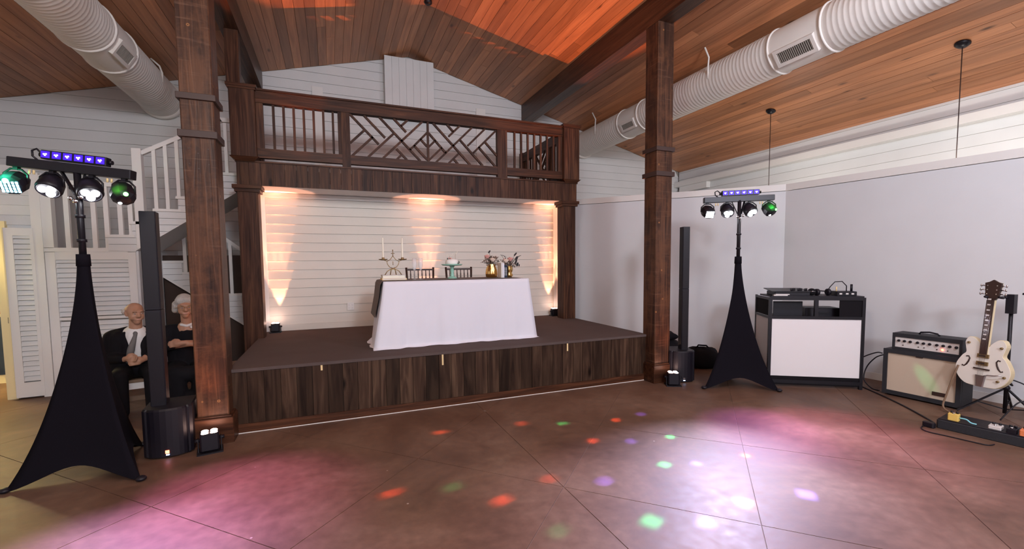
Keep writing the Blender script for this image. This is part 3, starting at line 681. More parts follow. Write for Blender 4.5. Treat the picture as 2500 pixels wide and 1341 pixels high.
# ================================================================== lighting stands
def stretch_skirt(cx, cy, legs, ztop, rtop):
    """three-legged stretch cover: pulled in between the legs, flaring to the feet"""
    legs = [(Vector((x-cx,y-cy))) for x, y in legs]; ang = [math.atan2(v.y, v.x) for v in legs]; rad = [v.length for v in legs]
    order = sorted(range(3), key=lambda i: ang[i]); nseg = 48; rows = 26; vs = []; fs = []
    per = []
    for i in range(3):
        a, b = order[i], order[(i+1)%3]; a0 = ang[a]; a1 = ang[b]
        while a1 <= a0: a1 += 2*PI
        for k in range(nseg//3):
            f = k/(nseg//3)
            p = legs[a]*(1-f)+legs[b]*f                      # straight chord between the feet
            pull = 1-.20*math.sin(PI*f)
            per.append((p*pull, math.sin(PI*f), a0+(a1-a0)*f))
    for j in range(rows+1):
        t = j/rows; zz = ztop*(1-t)
        for p, mid, an in per:
            prof = t**1.55*.86+.14*t**7
            r = p*prof; top = Vector((math.cos(an), math.sin(an)))*rtop
            q = r + top*(1-prof)
            lift = .14*mid**1.3*max(0,(t-.8)/.2)**2
            vs.append((cx+q.x, cy+q.y, zz+lift))
    for j in range(rows):
        for k in range(nseg): n=(k+1)%nseg; fs.append((j*nseg+k,(j+1)*nseg+k,(j+1)*nseg+n,j*nseg+n))
    return MB().add(vs, fs, None, True)
def light_stand(name, cx, cy, legs, ztop, zbar, bl, br, label, teal):
    t = thing(name, label, 'light stand', (cx, cy, 0))
    stretch_skirt(cx, cy, legs, ztop, .036).obj('skirt_cover', 'black_fabric', t, True)
    for x, y in legs: 
        d = Vector((x-cx,y-cy)).normalized(); MB().ball((x-d.x*.005,y-d.y*.005,.02),(.035,.035,.02)).obj('foot', 'black_plastic', t, True)
    MB().cyl((cx,cy,ztop-.06),(cx,cy,ztop+.03),.043,.04,16).obj('collar', 'black_fabric', t, True)
    MB().cyl((cx,cy,ztop-.1),(cx,cy,zbar-.03),.022).obj('pole', 'black_metal', t, True)
    for zz in (ztop+.12, ztop+.30): MB().cyl((cx,cy,zz),(cx,cy,zz+.022),.03).obj('pole_clamp', 'black_plastic', t, True)
    bl = Vector(bl); br = Vector(br); d = (br-bl).normalized(); side = Vector((d.y,-d.x,0)).normalized()       # side faces the camera
    up = side.cross(d)*-1; up = up if up.z > 0 else -up
    mx = Matrix(((d.x,-side.x,up.x,bl.x),(d.y,-side.y,up.y,bl.y),(d.z,-side.z,up.z,bl.z),(0,0,0,1))); L = (br-bl).length      # local: x along bar, -y to camera, z up
    MB().box((0,-.04,-.034),(L,.04,.034),mx,ch=.006).obj('t_bar', 'black_metal', t, True)
    for sx in (-1,1): MB().bar(mx @ Vector((L/2+sx*.075,0,-.03)), (cx+sx*.02*d.x,cy+sx*.02*d.y,zbar-.20),.022,.012).obj('brace', 'black_metal', t, True)
    # violet lamp bar lying on top
    u = MB().box((L*.26,-.035,.044),(L*.79,.03,.108),mx,ch=.006).obj('violet_lamp_bar', 'black_metal', t, True)
    for k in range(6):
        x = L*(.26+.53*(k+.5)/6)
        MB().box((x-.027,-.0375,.053),(x+.027,-.0345,.10),mx).obj('lamp_cell', 'uv', u)
        for a, b in ((-.008,.002),(.006,.004),(.0,-.006)): MB().box((x+a-.004,-.0405,.076+b-.004),(x+a+.004,-.037,.076+b+.004),mx).obj('diode', 'uv_core', u)
    for x in (L*.245, L*.805): MB().cyl(mx @ Vector((x-.012,0,.075)), mx @ Vector((x+.012,0,.075)), .016).obj('end_knob', 'black_plastic', u)
    MB().tube([mx @ Vector(p) for p in ((L*.25,0,.08),(L*.2,0,.115),(L*.165,0,.10),(L*.17,0,.06),(L*.21,0,.035))],.007).obj('cable_loop', 'black_plastic', u)
    # heads hung below
    tilts = []
    for i, fx in enumerate((.055,.34,.66,.93)):
        c = mx @ Vector((L*fx,-.015,-.145)); 
        hd = thing_part(t, 'derby_head' if i in (0,3) else 'par_head')
        yk = [c + d*(sx*.075) + Vector((0,0,zz)) for sx, zz in ((-1,0),(-1,.05))]
        pts = [mx @ Vector(p) for p in ((L*fx-.078,-.01,-.145),(L*fx-.074,-.01,-.085),(L*fx-.035,-.01,-.05),(L*fx+.035,-.01,-.05),(L*fx+.074,-.01,-.085),(L*fx+.078,-.01,-.145))]
        y = MB().tube(pts,.0075)
        # head: local frame, z' = aim direction
        aimd = (-d*(-.30 if i == 0 else -.05 if i == 1 else -.45 if i == 2 else -.5) + side*(1.15 if i == 0 else .75) + Vector((0,0,-.62 if i == 0 else -.95))).normalized()
        q = aimd.to_track_quat('Z','Y').to_matrix().to_4x4(); hm = Matrix.Translation(c) @ q
        if i in (1,2):
            body = MB().lathe([(.02,-.085),(.055,-.075),(.072,-.03),(.078,.03),(.07,.055),(.064,.055),(.06,.045)],24,hm).obj('par_head', 'black_plastic', t, True)
            MB().lathe([(.001,.047),(.062,.047)],24,hm,False,False).obj('face_plate', 'black_metal', body)
            for k in range(3):
                an = 2*PI*k/3+.5; p = hm @ Vector((.031*math.cos(an),.031*math.sin(an),.05))
                MB().ball(p,(.0265,.0265,.0265)).obj('lens', 'led_white', body)
        else:
            body = MB().lathe([(.03,-.08),(.065,-.06),(.080,0),(.077,.05),(.066,.074),(.02,.078)] if i == 0 else [(.03,-.08),(.065,-.06),(.078,0),(.074,.05),(.045,.075),(.02,.08)],10,hm,False).obj('derby_head', 'black_plastic', t, True)
            if i == 0:
                for k in range(5):
                    x = (k-2)*.021; 
                    for s in range(4): MB().box((x-.0065,-.05+s*.0215,.070),(x+.0065,-.0335+s*.0215,.0805),hm).obj('lens_strip', teal, body)
            else:
                MB().ball(hm @ Vector((-.02,-.03,.07)),.014).obj('lens', 'led_white', body)
                MB().ball(hm @ Vector((.012,.048,.060)),.017).obj('laser_window', 'led_green', body)
            if i == 0 and teal == 'led_teal': MB().ball(hm @ Vector((-.012,.038,.078)),.017).obj('laser_window', emit('teal laser glow',(.1,1,.6),14), body)
        y.obj('yoke', 'black_metal', body)
        MB().box((L*fx-.015,-.02,-.055),(L*fx+.015,.01,-.03),mx).obj('bracket', 'black_plastic', body)
    for fx in (.17,.205,.80,.835): MB().cyl(mx @ Vector((L*fx,-.02,-.075)), mx @ Vector((L*fx,-.02,-.045)), .007).obj('plug', 'tape', t, True)
    for k, (dx, dz) in enumerate(((-.03,-.235),(.035,-.225),(.0,-.255))):
        MB().ball((cx+d.x*dx+side.x*.035, cy+d.y*dx+side.y*.035, zbar+dz), .0155).obj('clamp_bolt', 'steel', t, True)
    return t, mx, L
def thing_part(t, n): return None
def head0(mx, L, fx): return mx @ Vector((L*fx,-.17,-.10))
LS, LMX, LL = light_stand('light_stand', -1.725, 4.30, [(-2.2,4.165),(-1.36,4.0),(-1.60,4.80)], 1.66, 2.335, (-2.14,4.41,2.365), (-1.37,4.24,2.285), 'black draped light stand beside the left speaker', 'led_teal')
RS, RMX, RL = light_stand('light_stand', 4.79, 4.13, [(4.26,4.13),(5.0,3.67),(5.02,4.55)], 1.62, 2.385, (4.45,4.38,2.37), (5.14,3.93,2.38), 'black draped light stand in front of the booth', 'led_white')

spot('housing_tint', head0(LMX,LL,.055), LMX @ Vector((LL*.055,0,-.145)), 14, (.04,1,.4), 90, .8, .01)  # added spots facing back at the heads, tinting their housings green
spot('housing_tint', head0(LMX,LL,.95), LMX @ Vector((LL*.93,0,-.145)), 6, (.15,1,.05), 60, .8, .01)
spot('housing_tint', head0(RMX,RL,.95), RMX @ Vector((RL*.93,0,-.145)), 10, (.05,1,.08), 70, .8, .01)
# their beams: soft coloured pools and small squares of derby light on the floor
def head(mx, L, fx): return mx @ Vector((L*fx,-.11,-.24))
l1, l2, lg = head(LMX,LL,.34), head(LMX,LL,.66), head(LMX,LL,.93)
spot('par_beam', l1, (-1.15,2.8,0), 420, (.66,.40,1), 40, 1, .04)
spot('par_beam', l2, (-.65,3.5,0), 260, (.95,.25,.75), 38, 1, .04)
spot('par_beam', l2, (-.85,2.7,0), 270, (.72,.45,1), 46, 1, .04)
r1, r2, rg = head(RMX,RL,.34), head(RMX,RL,.66), head(RMX,RL,.93)
spot('par_beam', r1, (2.5,2.25,0), 390, (.48,.84,1), 42, 1, .04)
spot('par_beam', r1, (2.2,1.85,0), 580, (.85,.52,1), 50, 1, .04)
spot('par_beam', r2, (3.75,2.9,0), 300, (.80,.30,1), 30, 1, .04)
spot('par_beam', r2, (4.35,2.45,0), 300, (1,.32,.62), 40, 1, .04)
spot('par_beam', r2, (3.9,2.1,0), 300, (.72,.62,1), 40, 1, .04)
GR, RD, BL = (.06,1,.35), (1,.12,.03), (.22,.15,1)
for (x, y, c, wd, w) in ((1.774,2.112,GR,.125,1),(2.375,2.684,GR,.095,1),(1.792,2.649,BL,.12,1),(2.079,1.973,BL,.11,1.4),(2.112,3.303,RD,.10,.8),(1.011,2.698,RD,.11,.9),
        (1.436,2.835,RD,.12,.45),(2.471,2.042,RD,.13,1.6),(.333,3.085,RD,.10,.8),(2.81,3.101,GR,.08,.8),(2.616,3.655,RD,.09,.6),(2.08,3.789,GR,.09,.5),(.903,4.047,RD,.09,.6),(2.417,3.161,BL,.10,.8),
        (1.7,3.95,RD,.12,.4),(2.95,3.7,BL,.1,.5),(3.1,2.55,RD,.08,.9),(2.62,2.6,BL,.08,.9),(2.95,1.95,BL,.12,1.0),(1.2,2.25,GR,.12,.2),(.75,3.0,GR,.12,.25)):
    square_beam('derby_beam', rg, (x,y,0), .11*w, c, wd)
spot('derby_beam', rg, (6.02,2.80,.36), 130, GR, 4.2, 1, .004)
spot('derby_beam', lg, (5.05,6.15,1.25), 260, RD, 1.9, .5, .004, True)

# ================================================================== column loudspeakers
def speaker(bx0, bx1, by0, by1, cxa, cxb, cya, cyb, label, rz, logo):
    cx, cy = (bx0+bx1)/2, (by0+by1)/2
    t = thing('column_speaker', label, 'loudspeaker', (cx,cy,0), rz)
    w, h = (bx1-bx0)/2, (by1-by0)/2
    sub = MB(); n = 10; prof = [(-w,h),(-w,-h*.75)]+[(-w+.02,-h*.85)]+[(-w*.8*math.cos(PI*k/n),-h*.85-.06*math.sin(PI*k/n)) for k in range(n+1)]+[(w-.02,-h*.85),(w,-h*.75),(w,h)]
    sub.v = []; m = len(prof)
    sub.add([(x,y,.015) for x,y in prof]+[(x,y,.40) for x,y in prof]+[(x*.95,y*.95,.415) for x,y in prof],[tuple(range(m)),tuple(range(3*m-1,2*m-1,-1))]+[(i,i+m,(i+1)%m+m,(i+1)%m) for i in range(m)]+[(i+m,i+2*m,(i+1)%m+2*m,(i+1)%m+m) for i in range(m)])
    b = sub.obj('subwoofer', 'black_plastic', t)
    for sx in (-1,1):
        for sy in (-1,1): MB().cyl((sx*w*.75,sy*h*.7,0),(sx*w*.75,sy*h*.7,.02),.02).obj('foot', 'black_plastic', b)
    MB().box((-.014,-h*.85-.064,.045),(.012,-h*.85-.055,.07)).obj('badge', 'led_red' if logo else 'steel', b)
    MB().box((-.010,-h*.85-.066,.03),(.012,-h*.85-.055,.037)).obj('status_light', 'led_blue', b)
    for k in range(2):
        za = .41+k*.82; zb = za+.818
        s = MB().box((cxa,cya,za),(cxb,cyb,zb),ch=.006).obj('column_section', 'black_plastic', t)
        MB().box((cxa+.008,cya-.006,za+.02),(cxb-.008,cya+.002,zb-.02)).obj('grille', 'black_metal', s)
    return t
speaker(-1.5,-1.16,4.42,4.78, -.125,-.015,-.06,.07, 'black column loudspeaker beside the left timber column', .1, True)
speaker(4.14,4.48,4.46,4.82, .01,.105,-.08,.03, 'black column loudspeaker beside the right timber column', -.35, False)

# ================================================================== amber uplights
def uplight(x, y, z, rz, label, lit=True, s=1.0, group=None):
    t = thing('uplight', label, 'uplight', (x,y,z), rz, group)
    b = MB().box((-.055*s,-.05*s,.02),(.055*s,.05*s,.135*s),ch=.012).obj('housing', 'black_plastic', t)
    for k in range(2):
        for j in range(2): MB().lathe([(.021*s,0),(.021*s,.006),(.015*s,.011)],14,Matrix.Translation(((k-.5)*.052*s,(j-.5)*.046*s,.133*s))).obj('lens', 'led_amber', b)
    MB().box((-.075*s,-.07*s,.0),(.075*s,.06*s,.012)).obj('base_plate', 'black_metal', t)
    for sx in (-1,1):
        MB().box((sx*.066*s-.004,-.02*s,.0),(sx*.066*s+.004,.02*s,.1*s)).obj('bracket', 'black_metal', t)
        MB().cyl((sx*.055*s,0,.085*s),(sx*.085*s,0,.085*s),.013*s).obj('knob', 'black_plastic', t)
    return t
AMB = (1, .36, .17)
uplight(-1.02, 4.43, 0, .2, 'glowing black uplight at the foot of the left timber column', s=1.25)
uplight(4.03, 4.42, 0, -.5, 'glowing black uplight at the foot of the right timber column', s=1.25)
uplight(-.775, 7.15, SZ, .0, 'small uplight on the stage at the left alcove corner')
uplight(3.74, 7.15, SZ, .0, 'small uplight on the stage at the right alcove corner')
uplight(1.47, 7.15, SZ, 0, 'uplight on the stage hidden behind the table')
uplight(-1.05, 5.72, 0, 0, 'uplight on the floor behind the left timber column', s=1.2)
uplight(4.22, 5.72, 0, 0, 'uplight on the floor behind the right timber column', s=1.2)
spot('uplight_beam', (-1.02,4.43,.20), (-1.02,4.66,2.4), 16, AMB, 64, .9, .03)
spot('uplight_beam', (4.03,4.42,.20), (4.03,4.66,2.4), 16, AMB, 64, .9, .03)
for x in (-.72, 1.47, 3.69):
    spot('uplight_beam', (x,7.195,SZ+.16), (x,7.215,2.2), 110, (1,.40,.22), 34, .25, .012)
    for dx in (-.1, 0, .1): spot('uplight_beam', (x+dx*.5,7.13,SZ+.16), (x+dx,7.25,2.2), 250, (1,.40,.22), 13, .4, .012)
spot('uplight_beam', (-1.05,5.72,.2), (.60,5.5,5.2), 620, (1,.27,.07), 43, .25, .008)
spot('uplight_beam', (4.22,5.72,.2), (2.85,5.5,5.0), 620, (1,.27,.07), 41, .25, .008)

# ================================================================== booth
BA, BB = Vector((5.08,3.90,0)), Vector((5.975,3.315,0)); bd = (BB-BA).normalized(); BLn = (BB-BA).length; brz = math.atan2(bd.y, bd.x)
bt = thing('dj_booth', 'black framed booth front with white cloth panels', 'booth', BA, brz)
H = 1.135; tk = .035
def bbox(n, a, b, m='black_metal', ch=0): return MB().box(a,b,None,ch).obj(n, m, bt)
for x in (0, BLn-tk): bbox('frame_post', (x,0,0), (x+tk,.035,H))
for z0 in (.0, .865, H-tk): bbox('frame_rail', (tk,0,z0+(.05 if z0==0 else 0)), (BLn-tk,.035,z0+tk+(.06 if z0==0 else 0)))
bbox('frame_post', (BLn*.5-.02,0,.90), (BLn*.5+.02,.035,H-tk))
bbox('white_panel', (tk,.012,.14), (BLn-tk,.02,.868), 'scrim')
bbox('mesh_panel', (BLn*.74,.012,.90), (BLn-tk,.02,H-tk), 'black_cloth')
bbox('kick_panel', (tk,.012,.03), (BLn-tk,.02,.14), 'black_cloth')
for x in (0, BLn):                                            # folded-back wings
    sx = 1 if x else -1
    bbox('wing_post', (x-(.02 if x else .0),.48,0), (x+(.0 if x else .02),.515,H))
    bbox('wing_panel', (x-(.016 if x else -.006),.035,.1), (x-(.008 if x else -.014),.48,.868), 'scrim')
    bbox('wing_panel', (x-(.016 if x else -.006),.035,.90), (x-(.008 if x else -.014),.48,H-.02), 'black_cloth')
    for z0 in (.05,.865,H-tk): bbox('wing_rail', (x-(.022 if x else 0),.035,z0), (x+(0 if x else .022),.48,z0+.03))
bbox('table_shelf', (.03,.06,.84), (BLn-.03,.5,.87), 'black_plastic')
bbox('top_shelf', (.02,.0,H), (BLn-.02,.40,H+.018), 'black_plastic')
def on_booth(name, label, cat, x, y, z, parts, rz=0):
    p = bt_m @ Vector((x,y,z)); t = thing(name, label, cat, p, brz+rz)
    for n, mb, mt in parts: mb.obj(n, mt, t)
    return t
bt_m = Matrix.Translation(BA) @ Matrix.Rotation(brz,4,'Z')
on_booth('laptop', 'closed dark laptop inside the booth behind the left opening', 'laptop', .28,.3,.87, [('base',MB().box((-.17,-.12,0),(.17,.12,.02)),'black_plastic'),('lid',MB().box((-.17,-.12,.022),(.17,-.105,.20)),'black_plastic')])
on_booth('equipment_case', 'black equipment case inside the booth behind the right opening', 'case', .68,.3,.87, [('case',MB().box((-.2,-.14,0),(.2,.14,.12),ch=.01),'black_plastic'),('handle',MB().box((-.06,-.155,.05),(.06,-.14,.07)),'black_metal')])
mp = [('body',MB().box((-.2,-.14,.0),(.2,.14,.05),ch=.006),'black_plastic'),('desk',MB().add([(-.24,-.16,.05),(.2,-.16,.05),(.2,.14,.075),(-.24,.14,.075),(-.24,-.16,.058),(.2,-.16,.058),(.2,.14,.083),(-.24,.14,.083)],[(3,2,1,0),(4,5,6,7),(0,1,5,4),(1,2,6,5),(2,3,7,6),(3,0,4,7)]),'black_metal')]
for k in range(8): mp.append(('knob', MB().cyl((.0+k*.026,-.1+.02*(k%3),.06),(.0+k*.026,-.1+.02*(k%3),.09),.009,seg=10), 'black_plastic'))
on_booth('audio_mixer', 'black audio mixer with knobs on the left of the booth', 'mixer', .27,.17,H+.018, mp)
on_booth('paper_sheet', 'white paper sheets under the mixer edge', 'paper', .12,.03,H+.018, [('sheet',MB().box((-.07,-.02,0),(.09,.02,.012)),'shirt'),('sheet',MB().box((-.05,-.024,.012),(.11,.018,.022)),'shirt')], .05)
hp = [('headband', MB().tube([(-.07+.0,0,.03),(-.06,.03,.05),(0,.06,.055),(.06,.03,.05),(.07,0,.03)],.008),'black_plastic')]
for sx in (-1,1): hp.append(('ear_cup', MB().lathe([(.03,-.02),(.042,-.012),(.042,.012),(.03,.02)],18,Matrix.Translation((sx*.075,0,.042)) @ Matrix.Rotation(PI/2,4,'Y')),'black_plastic'))
on_booth('headphones', 'black headphones lying on the booth top', 'headphones', .645,.12,H+.018, hp, .3)
on_booth('microphone_pouch', 'dark round pouch beside the mixer on the booth', 'pouch', .515,.1,H+.018, [('pouch',MB().ball((0,0,.045),(.05,.045,.045)),'black_cloth'),('zip',MB().tube([(-.04,-.03,.05),(0,-.045,.055),(.04,-.03,.05)],.004),'steel')])
wr = [('receiver',MB().box((-.11,-.08,0),(.11,.08,.055),ch=.006),'black_plastic'),('face_plate',MB().box((-.10,-.083,.01),(.10,-.08,.045)),'black_metal')]
for k in (-.07,.0,.06): wr.append(('display',MB().box((k-.014,-.086,.018),(k+.014,-.083,.036)),'panel_silver'))
wr += [('antenna_plug',MB().cyl((.085,0,.055),(.085,0,.14),.013,seg=10),'black_plastic'),('cable',MB().tube([(.03,0,.05),(.03,0,.12),(-.02,0,.175),(-.1,-.0,.17),(-.15,-.0,.11),(-.2,.0,.02)],.006),'black_plastic'),('plug',MB().cyl((-.08,0,.05),(-.08,0,.11),.008,seg=8),'tape')]
on_booth('wireless_receiver', 'small black receiver with looping cable on the booth right corner', 'receiver', .88,.12,H+.018, wr)

# ================================================================== guitar amplifier
AA, AB = Vector((6.02,3.135,0)), Vector((6.075,2.45,0)); ad = (AB-AA).normalized(); AL = (AB-AA).length; arz = math.atan2(ad.y, ad.x)
at = thing('speaker_cabinet', 'black amplifier cabinet with tan grille cloth', 'amplifier cabinet', AA, arz)      # local: x along front, +y away from the viewer
cm = MB().box((0,.03,.02),(AL,.32,.55),ch=.012).obj('cabinet', 'tolex', at)
for a, b in (((0,0,.02),(.04,.03,.55)),((AL-.04,0,.02),(AL,.03,.55)),((.04,0,.02),(AL-.04,.03,.065)),((.04,0,.505),(AL-.04,.03,.55))): MB().box(a,b).obj('front_edge', 'tolex', at)
MB().box((.04,.018,.065),(AL-.04,.026,.505)).obj('grille_cloth', 'grille_tan', at)
MB().box((.455,.008,.105),(.575,.02,.145)).obj('name_plate', 'fretboard', at)
MB().box((.30,.006,.492),(.36,.02,.508)).obj('latch', 'iron', at)
for x in (.05,AL-.05):
    for y in (.06,.29): MB().cyl((x,y,0),(x,y,.022),.02).obj('foot', 'black_plastic', at)
hm_ = Matrix.Translation(AA) @ Matrix.Rotation(arz,4,'Z')
ht = thing('amplifier_head', 'black amplifier head with silver knob panel on the cabinet', 'amplifier', hm_ @ Vector((.06,.05,.55)), arz)
HL = AL-.08
MB().box((0,.02,0),(HL,.24,.19),ch=.008).obj('case', 'tolex', ht)
for a, b in (((0,0,0),(.025,.02,.19)),((HL-.025,0,0),(HL,.02,.19)),((.025,0,.145),(HL-.025,.02,.19)),((.025,0,0),(HL-.025,.02,.028))): MB().box(a,b).obj('front_edge', 'tolex', ht)
pn = MB().box((.025,.010,.028),(HL-.025,.016,.145)).obj('control_panel', 'panel_silver', ht)
for k in range(10):
    x = .06+k*(HL-.13)/9+(.012 if k in (3,4,5) else .02 if k in (6,7,8,9) else 0); MB().cyl((x,.012,.103),(x,-.010,.103),.0155,.011,14).obj('knob', 'black_metal', pn)
for k in (.10,.24,.29,.40,.49): MB().cyl((k,.012,.055),(k,.004,.055),.006,seg=8).obj('switch', 'iron', pn)
MB().ball((.445,.008,.058),.011).obj('pilot_lamp', 'led_red', pn)
MB().tube([(.2,.12,.19),(.215,.12,.212),(.29,.12,.222),(.36,.12,.212),(.38,.12,.19)],.009).obj('handle', 'black_plastic', ht)

# ================================================================== guitars
def smooth_poly(pts, n=6):
    out = []; m = len(pts)
    for i in range(m):
        p0, p1, p2, p3 = (Vector(pts[(i+k-1) % m]) for k in range(4))
        for k in range(n):
            t = k/n; out.append(tuple(.5*((2*p1)+(p2-p0)*t+(2*p0-5*p1+4*p2-p3)*t*t+(3*p1-p0-3*p2+p3)*t**3)))
    return out
BODY = [(-.03,0),(-.12,.012),(-.185,.08),(-.202,.17),(-.165,.26),(-.135,.30),(-.142,.35),(-.150,.40),(-.125,.445),(-.085,.44),(-.045,.40),(-.03,.375),(.03,.375),(.045,.40),(.085,.44),(.125,.445),(.150,.40),(.142,.35),(.135,.30),(.165,.26),(.202,.17),(.185,.08),(.12,.012),(.03,0)]
def guitar(loc, rz, lean, roll, label, top, side, fancy):
    t = thing('electric_guitar', label, 'guitar', loc, 0)
    t.rotation_euler = (Matrix.Rotation(rz,3,'Z') @ Matrix.Rotation(lean,3,'X') @ Matrix.Rotation(roll,3,'Y')).to_euler()
    poly = smooth_poly(BODY, 5)
    MB().prism(poly, 0, .058).obj('body', side, t)
    MB().prism([(x*.985,z*.985+.003) for x,z in poly], -.006, 0).obj('top_plate', top, t)
    fz = .30
    MB().box((-.026,-.026,fz),(.026,-.012,.80)).obj('fretboard', 'fretboard', t)
    MB().box((-.0285,-.013,fz),(.0285,.012,.80)).obj('neck', side if fancy else 'guitar_brown', t)
    for k in range(9): z = .44+k*.041+k*k*.0006; MB().box((-.015,-.0275,z-.006),(.008,-.026,z+.006)).obj('inlay', 'panel_silver', t)
    hs = [(-.026,.80),(.026,.80),(.048,.84),(.060,.955),(.03,.965),(0,.985),(-.03,.965),(-.060,.955),(-.048,.84)]
    h = MB().prism(hs, -.012, .010).obj('headstock', 'fretboard', t)
    MB().prism([(x*1.08,z+(z-.88)*.03) for x,z in hs], .010, .014).obj('headstock_edge', 'guitar_white', t)
    for sx in (-1,1):
        for k in range(3):
            z = .855+k*.038; MB().cyl((sx*.055,-.0,z),(sx*.085,-.0,z),.006,seg=8).obj('tuner', 'steel', h); MB().ball((sx*.09,0,z),(.010,.006,.012),8,6).obj('tuner_button', 'steel', h)
            MB().cyl((sx*.034,-.012,z),(sx*.034,-.022,z),.005,seg=8).obj('string_post', 'steel', h)
    for z in (.285,.215):
        p = MB().box((-.042,-.020,z-.017),(.042,-.006,z+.017)).obj('pickup', 'brass', t); MB().box((-.03,-.022,z-.006),(.02,-.02,z+.006)).obj('pickup_bar', 'iron', p)
    MB().box((-.058,-.020,.158),(.058,-.006,.17)).obj('bridge', 'fretboard', t)
    MB().add([(-.03,-.014,.0),(.03,-.014,.0),(.042,-.014,.105),(-.042,-.014,.105),(-.02,-.02,.0),(.02,-.02,.0),(.034,-.024,.105),(-.034,-.024,.105)],[(3,2,1,0),(4,5,6,7),(0,1,5,4),(1,2,6,5),(2,3,7,6),(3,0,4,7)]).obj('tailpiece', 'steel', t)
    MB().tube([(.03,-.03,.105),(.06,-.038,.118),(.11,-.036,.125),(.155,-.034,.14)],.005).obj('vibrato_arm', 'steel', t)
    for sx in (-1,1):
        f = [(sx*.125,.26),(sx*.108,.265),(sx*.098,.245),(sx*.105,.215),(sx*.118,.185),(sx*.135,.165),(sx*.150,.172)]
        MB().tube([(x,-.0065,z) for x,z in f],[.007,.005,.006,.007,.007,.005,.007],6).obj('sound_hole', 'fretboard', t)
    for x, z in ((.165,.12),(.125,.075),(.12,.375),(-.12,.39)): MB().cyl((x,-.004,z),(x,-.022,z),.012,.009,12).obj('knob', 'brass', t)
    for k in range(6): MB().cyl(((k-2.5)*.008,-.024,.10),((k-2.5)*.007,-.028,.80),.0009,seg=4).obj('string', 'steel', t)
    return t
g1 = guitar((5.955,2.26,.322), -PI/2-.10, -.09, .015, 'white double-cutaway electric guitar hanging on a floor stand', 'guitar_white', 'guitar_cream', True)
g1.scale = (1.04, 1.04, 1.085)
gs = thing('guitar_stand', 'black tripod guitar stand under the white guitar', 'guitar stand', (6.23,2.17,0))
gx, gy = 6.23, 2.17
MB().cyl((gx,gy,.04),(gx,gy,1.24),.016).obj('pole', 'black_metal', gs, True)
for a in (.2, 2.3, 4.4):
    MB().bar((gx,gy,.30),(gx+.36*math.cos(a),gy+.36*math.sin(a),.02),.02,.012).obj('leg', 'black_metal', gs, True)
    MB().bar((gx,gy,.08),(gx+.2*math.cos(a),gy+.2*math.sin(a),.135),.014,.01).obj('strut', 'black_metal', gs, True)
MB().ball((gx,gy,.30),.03).obj('hub', 'black_plastic', gs, True)
MB().tube([(gx,gy,1.20),(gx-.06,gy+.03,1.215),(gx-.12,gy+.0,1.215)],.014).obj('yoke', 'black_plastic', gs, True)
for dy in (-.05,.05): MB().tube([(gx-.10,gy+.05+dy*.4,1.215),(gx-.17,gy+.05+dy,1.21),(gx-.24,gy+.055+dy*1.0,1.22)],.012).obj('yoke_arm', 'black_plastic', gs, True)
MB().box((gx-.04,gy-.03,1.05),(gx+.03,gy+.03,1.24)).obj('clamp', 'black_plastic', gs, True)
MB().tube([(gx-.02,gy,.42),(gx-.12,gy-.08,.36),(gx-.18,gy-.06,.40)],.010).obj('cradle', 'black_metal', gs, True)
# a second, brown guitar whose edge shows at the right of the picture
guitar((6.12,1.80,.37), -PI/2+.15, -.14, .06, 'brown guitar cut off by the right edge of the picture', 'guitar_brown', 'guitar_brown', False)
ms = thing('microphone_stand', 'black microphone stand with boom arm at the right edge', 'microphone stand', (6.42,1.9,0))
MB().cyl((6.42,1.9,.02),(6.42,1.9,1.22),.012).obj('pole', 'black_metal', ms, True)
MB().tube([(6.42,1.9,1.20),(6.28,2.0,1.235),(6.23,2.1,1.25)],.010).obj('boom', 'black_metal', ms, True)
MB().ball((6.42,1.9,1.21),.03).obj('clutch', 'black_plastic', ms, True)
for a in (.9, 3.0, 5.1): MB().bar((6.42,1.9,.14),(6.42+.3*math.cos(a),1.9+.3*math.sin(a),.015),.018,.012).obj('leg', 'black_metal', ms, True)

# ================================================================== pedal board, pedals and cables
PA, PB = Vector((5.255,2.28,0)), Vector((5.37,1.60,0)); pd = (PB-PA).normalized(); PL = (PB-PA).length; prz = math.atan2(pd.y, pd.x)
pt = thing('pedal_board', 'long low black pedal board on the floor at right', 'pedal board', PA, prz)
MB().box((0,.0,0),(PL,.32,.085),ch=.012).obj('case', 'tolex', pt)
MB().box((.01,.012,.085),(PL-.01,.30,.092)).obj('top_mat', 'black_plastic', pt)
pm = Matrix.Translation(PA) @ Matrix.Rotation(prz,4,'Z')
def pedal(x, y, label, mat, w=.07, l=.12, h=.04, tilt=0):
    t = thing('effect_pedal', label, 'pedal', pm @ Vector((x,y,.092)), prz)
    MB().box((-w/2,-l/2,0),(w/2,l/2,h),ch=.006).obj('case', mat, t)
    for k in (-1,1): MB().cyl((k*w*.25,l*.25,h),(k*w*.25,l*.25,h+.018),.010,seg=10).obj('knob', 'black_plastic', t)
    MB().cyl((0,-l*.28,h),(0,-l*.28,h+.012),.010,seg=10).obj('foot_switch', 'steel', t)
    return t
pedal(.105,.06,'yellow effect pedal on the near left of the pedal board','yellow',.075,.06,.065)
pedal(.37,.09,'grey chrome effect pedal in the middle of the pedal board','panel_silver',.08,.10,.03)
pedal(.47,.075,'black effect pedal between the chrome and orange pedals','black_plastic',.06,.1,.04)
pedal(.56,.07,'orange effect pedal at the right end of the pedal board','orange',.085,.1,.05)
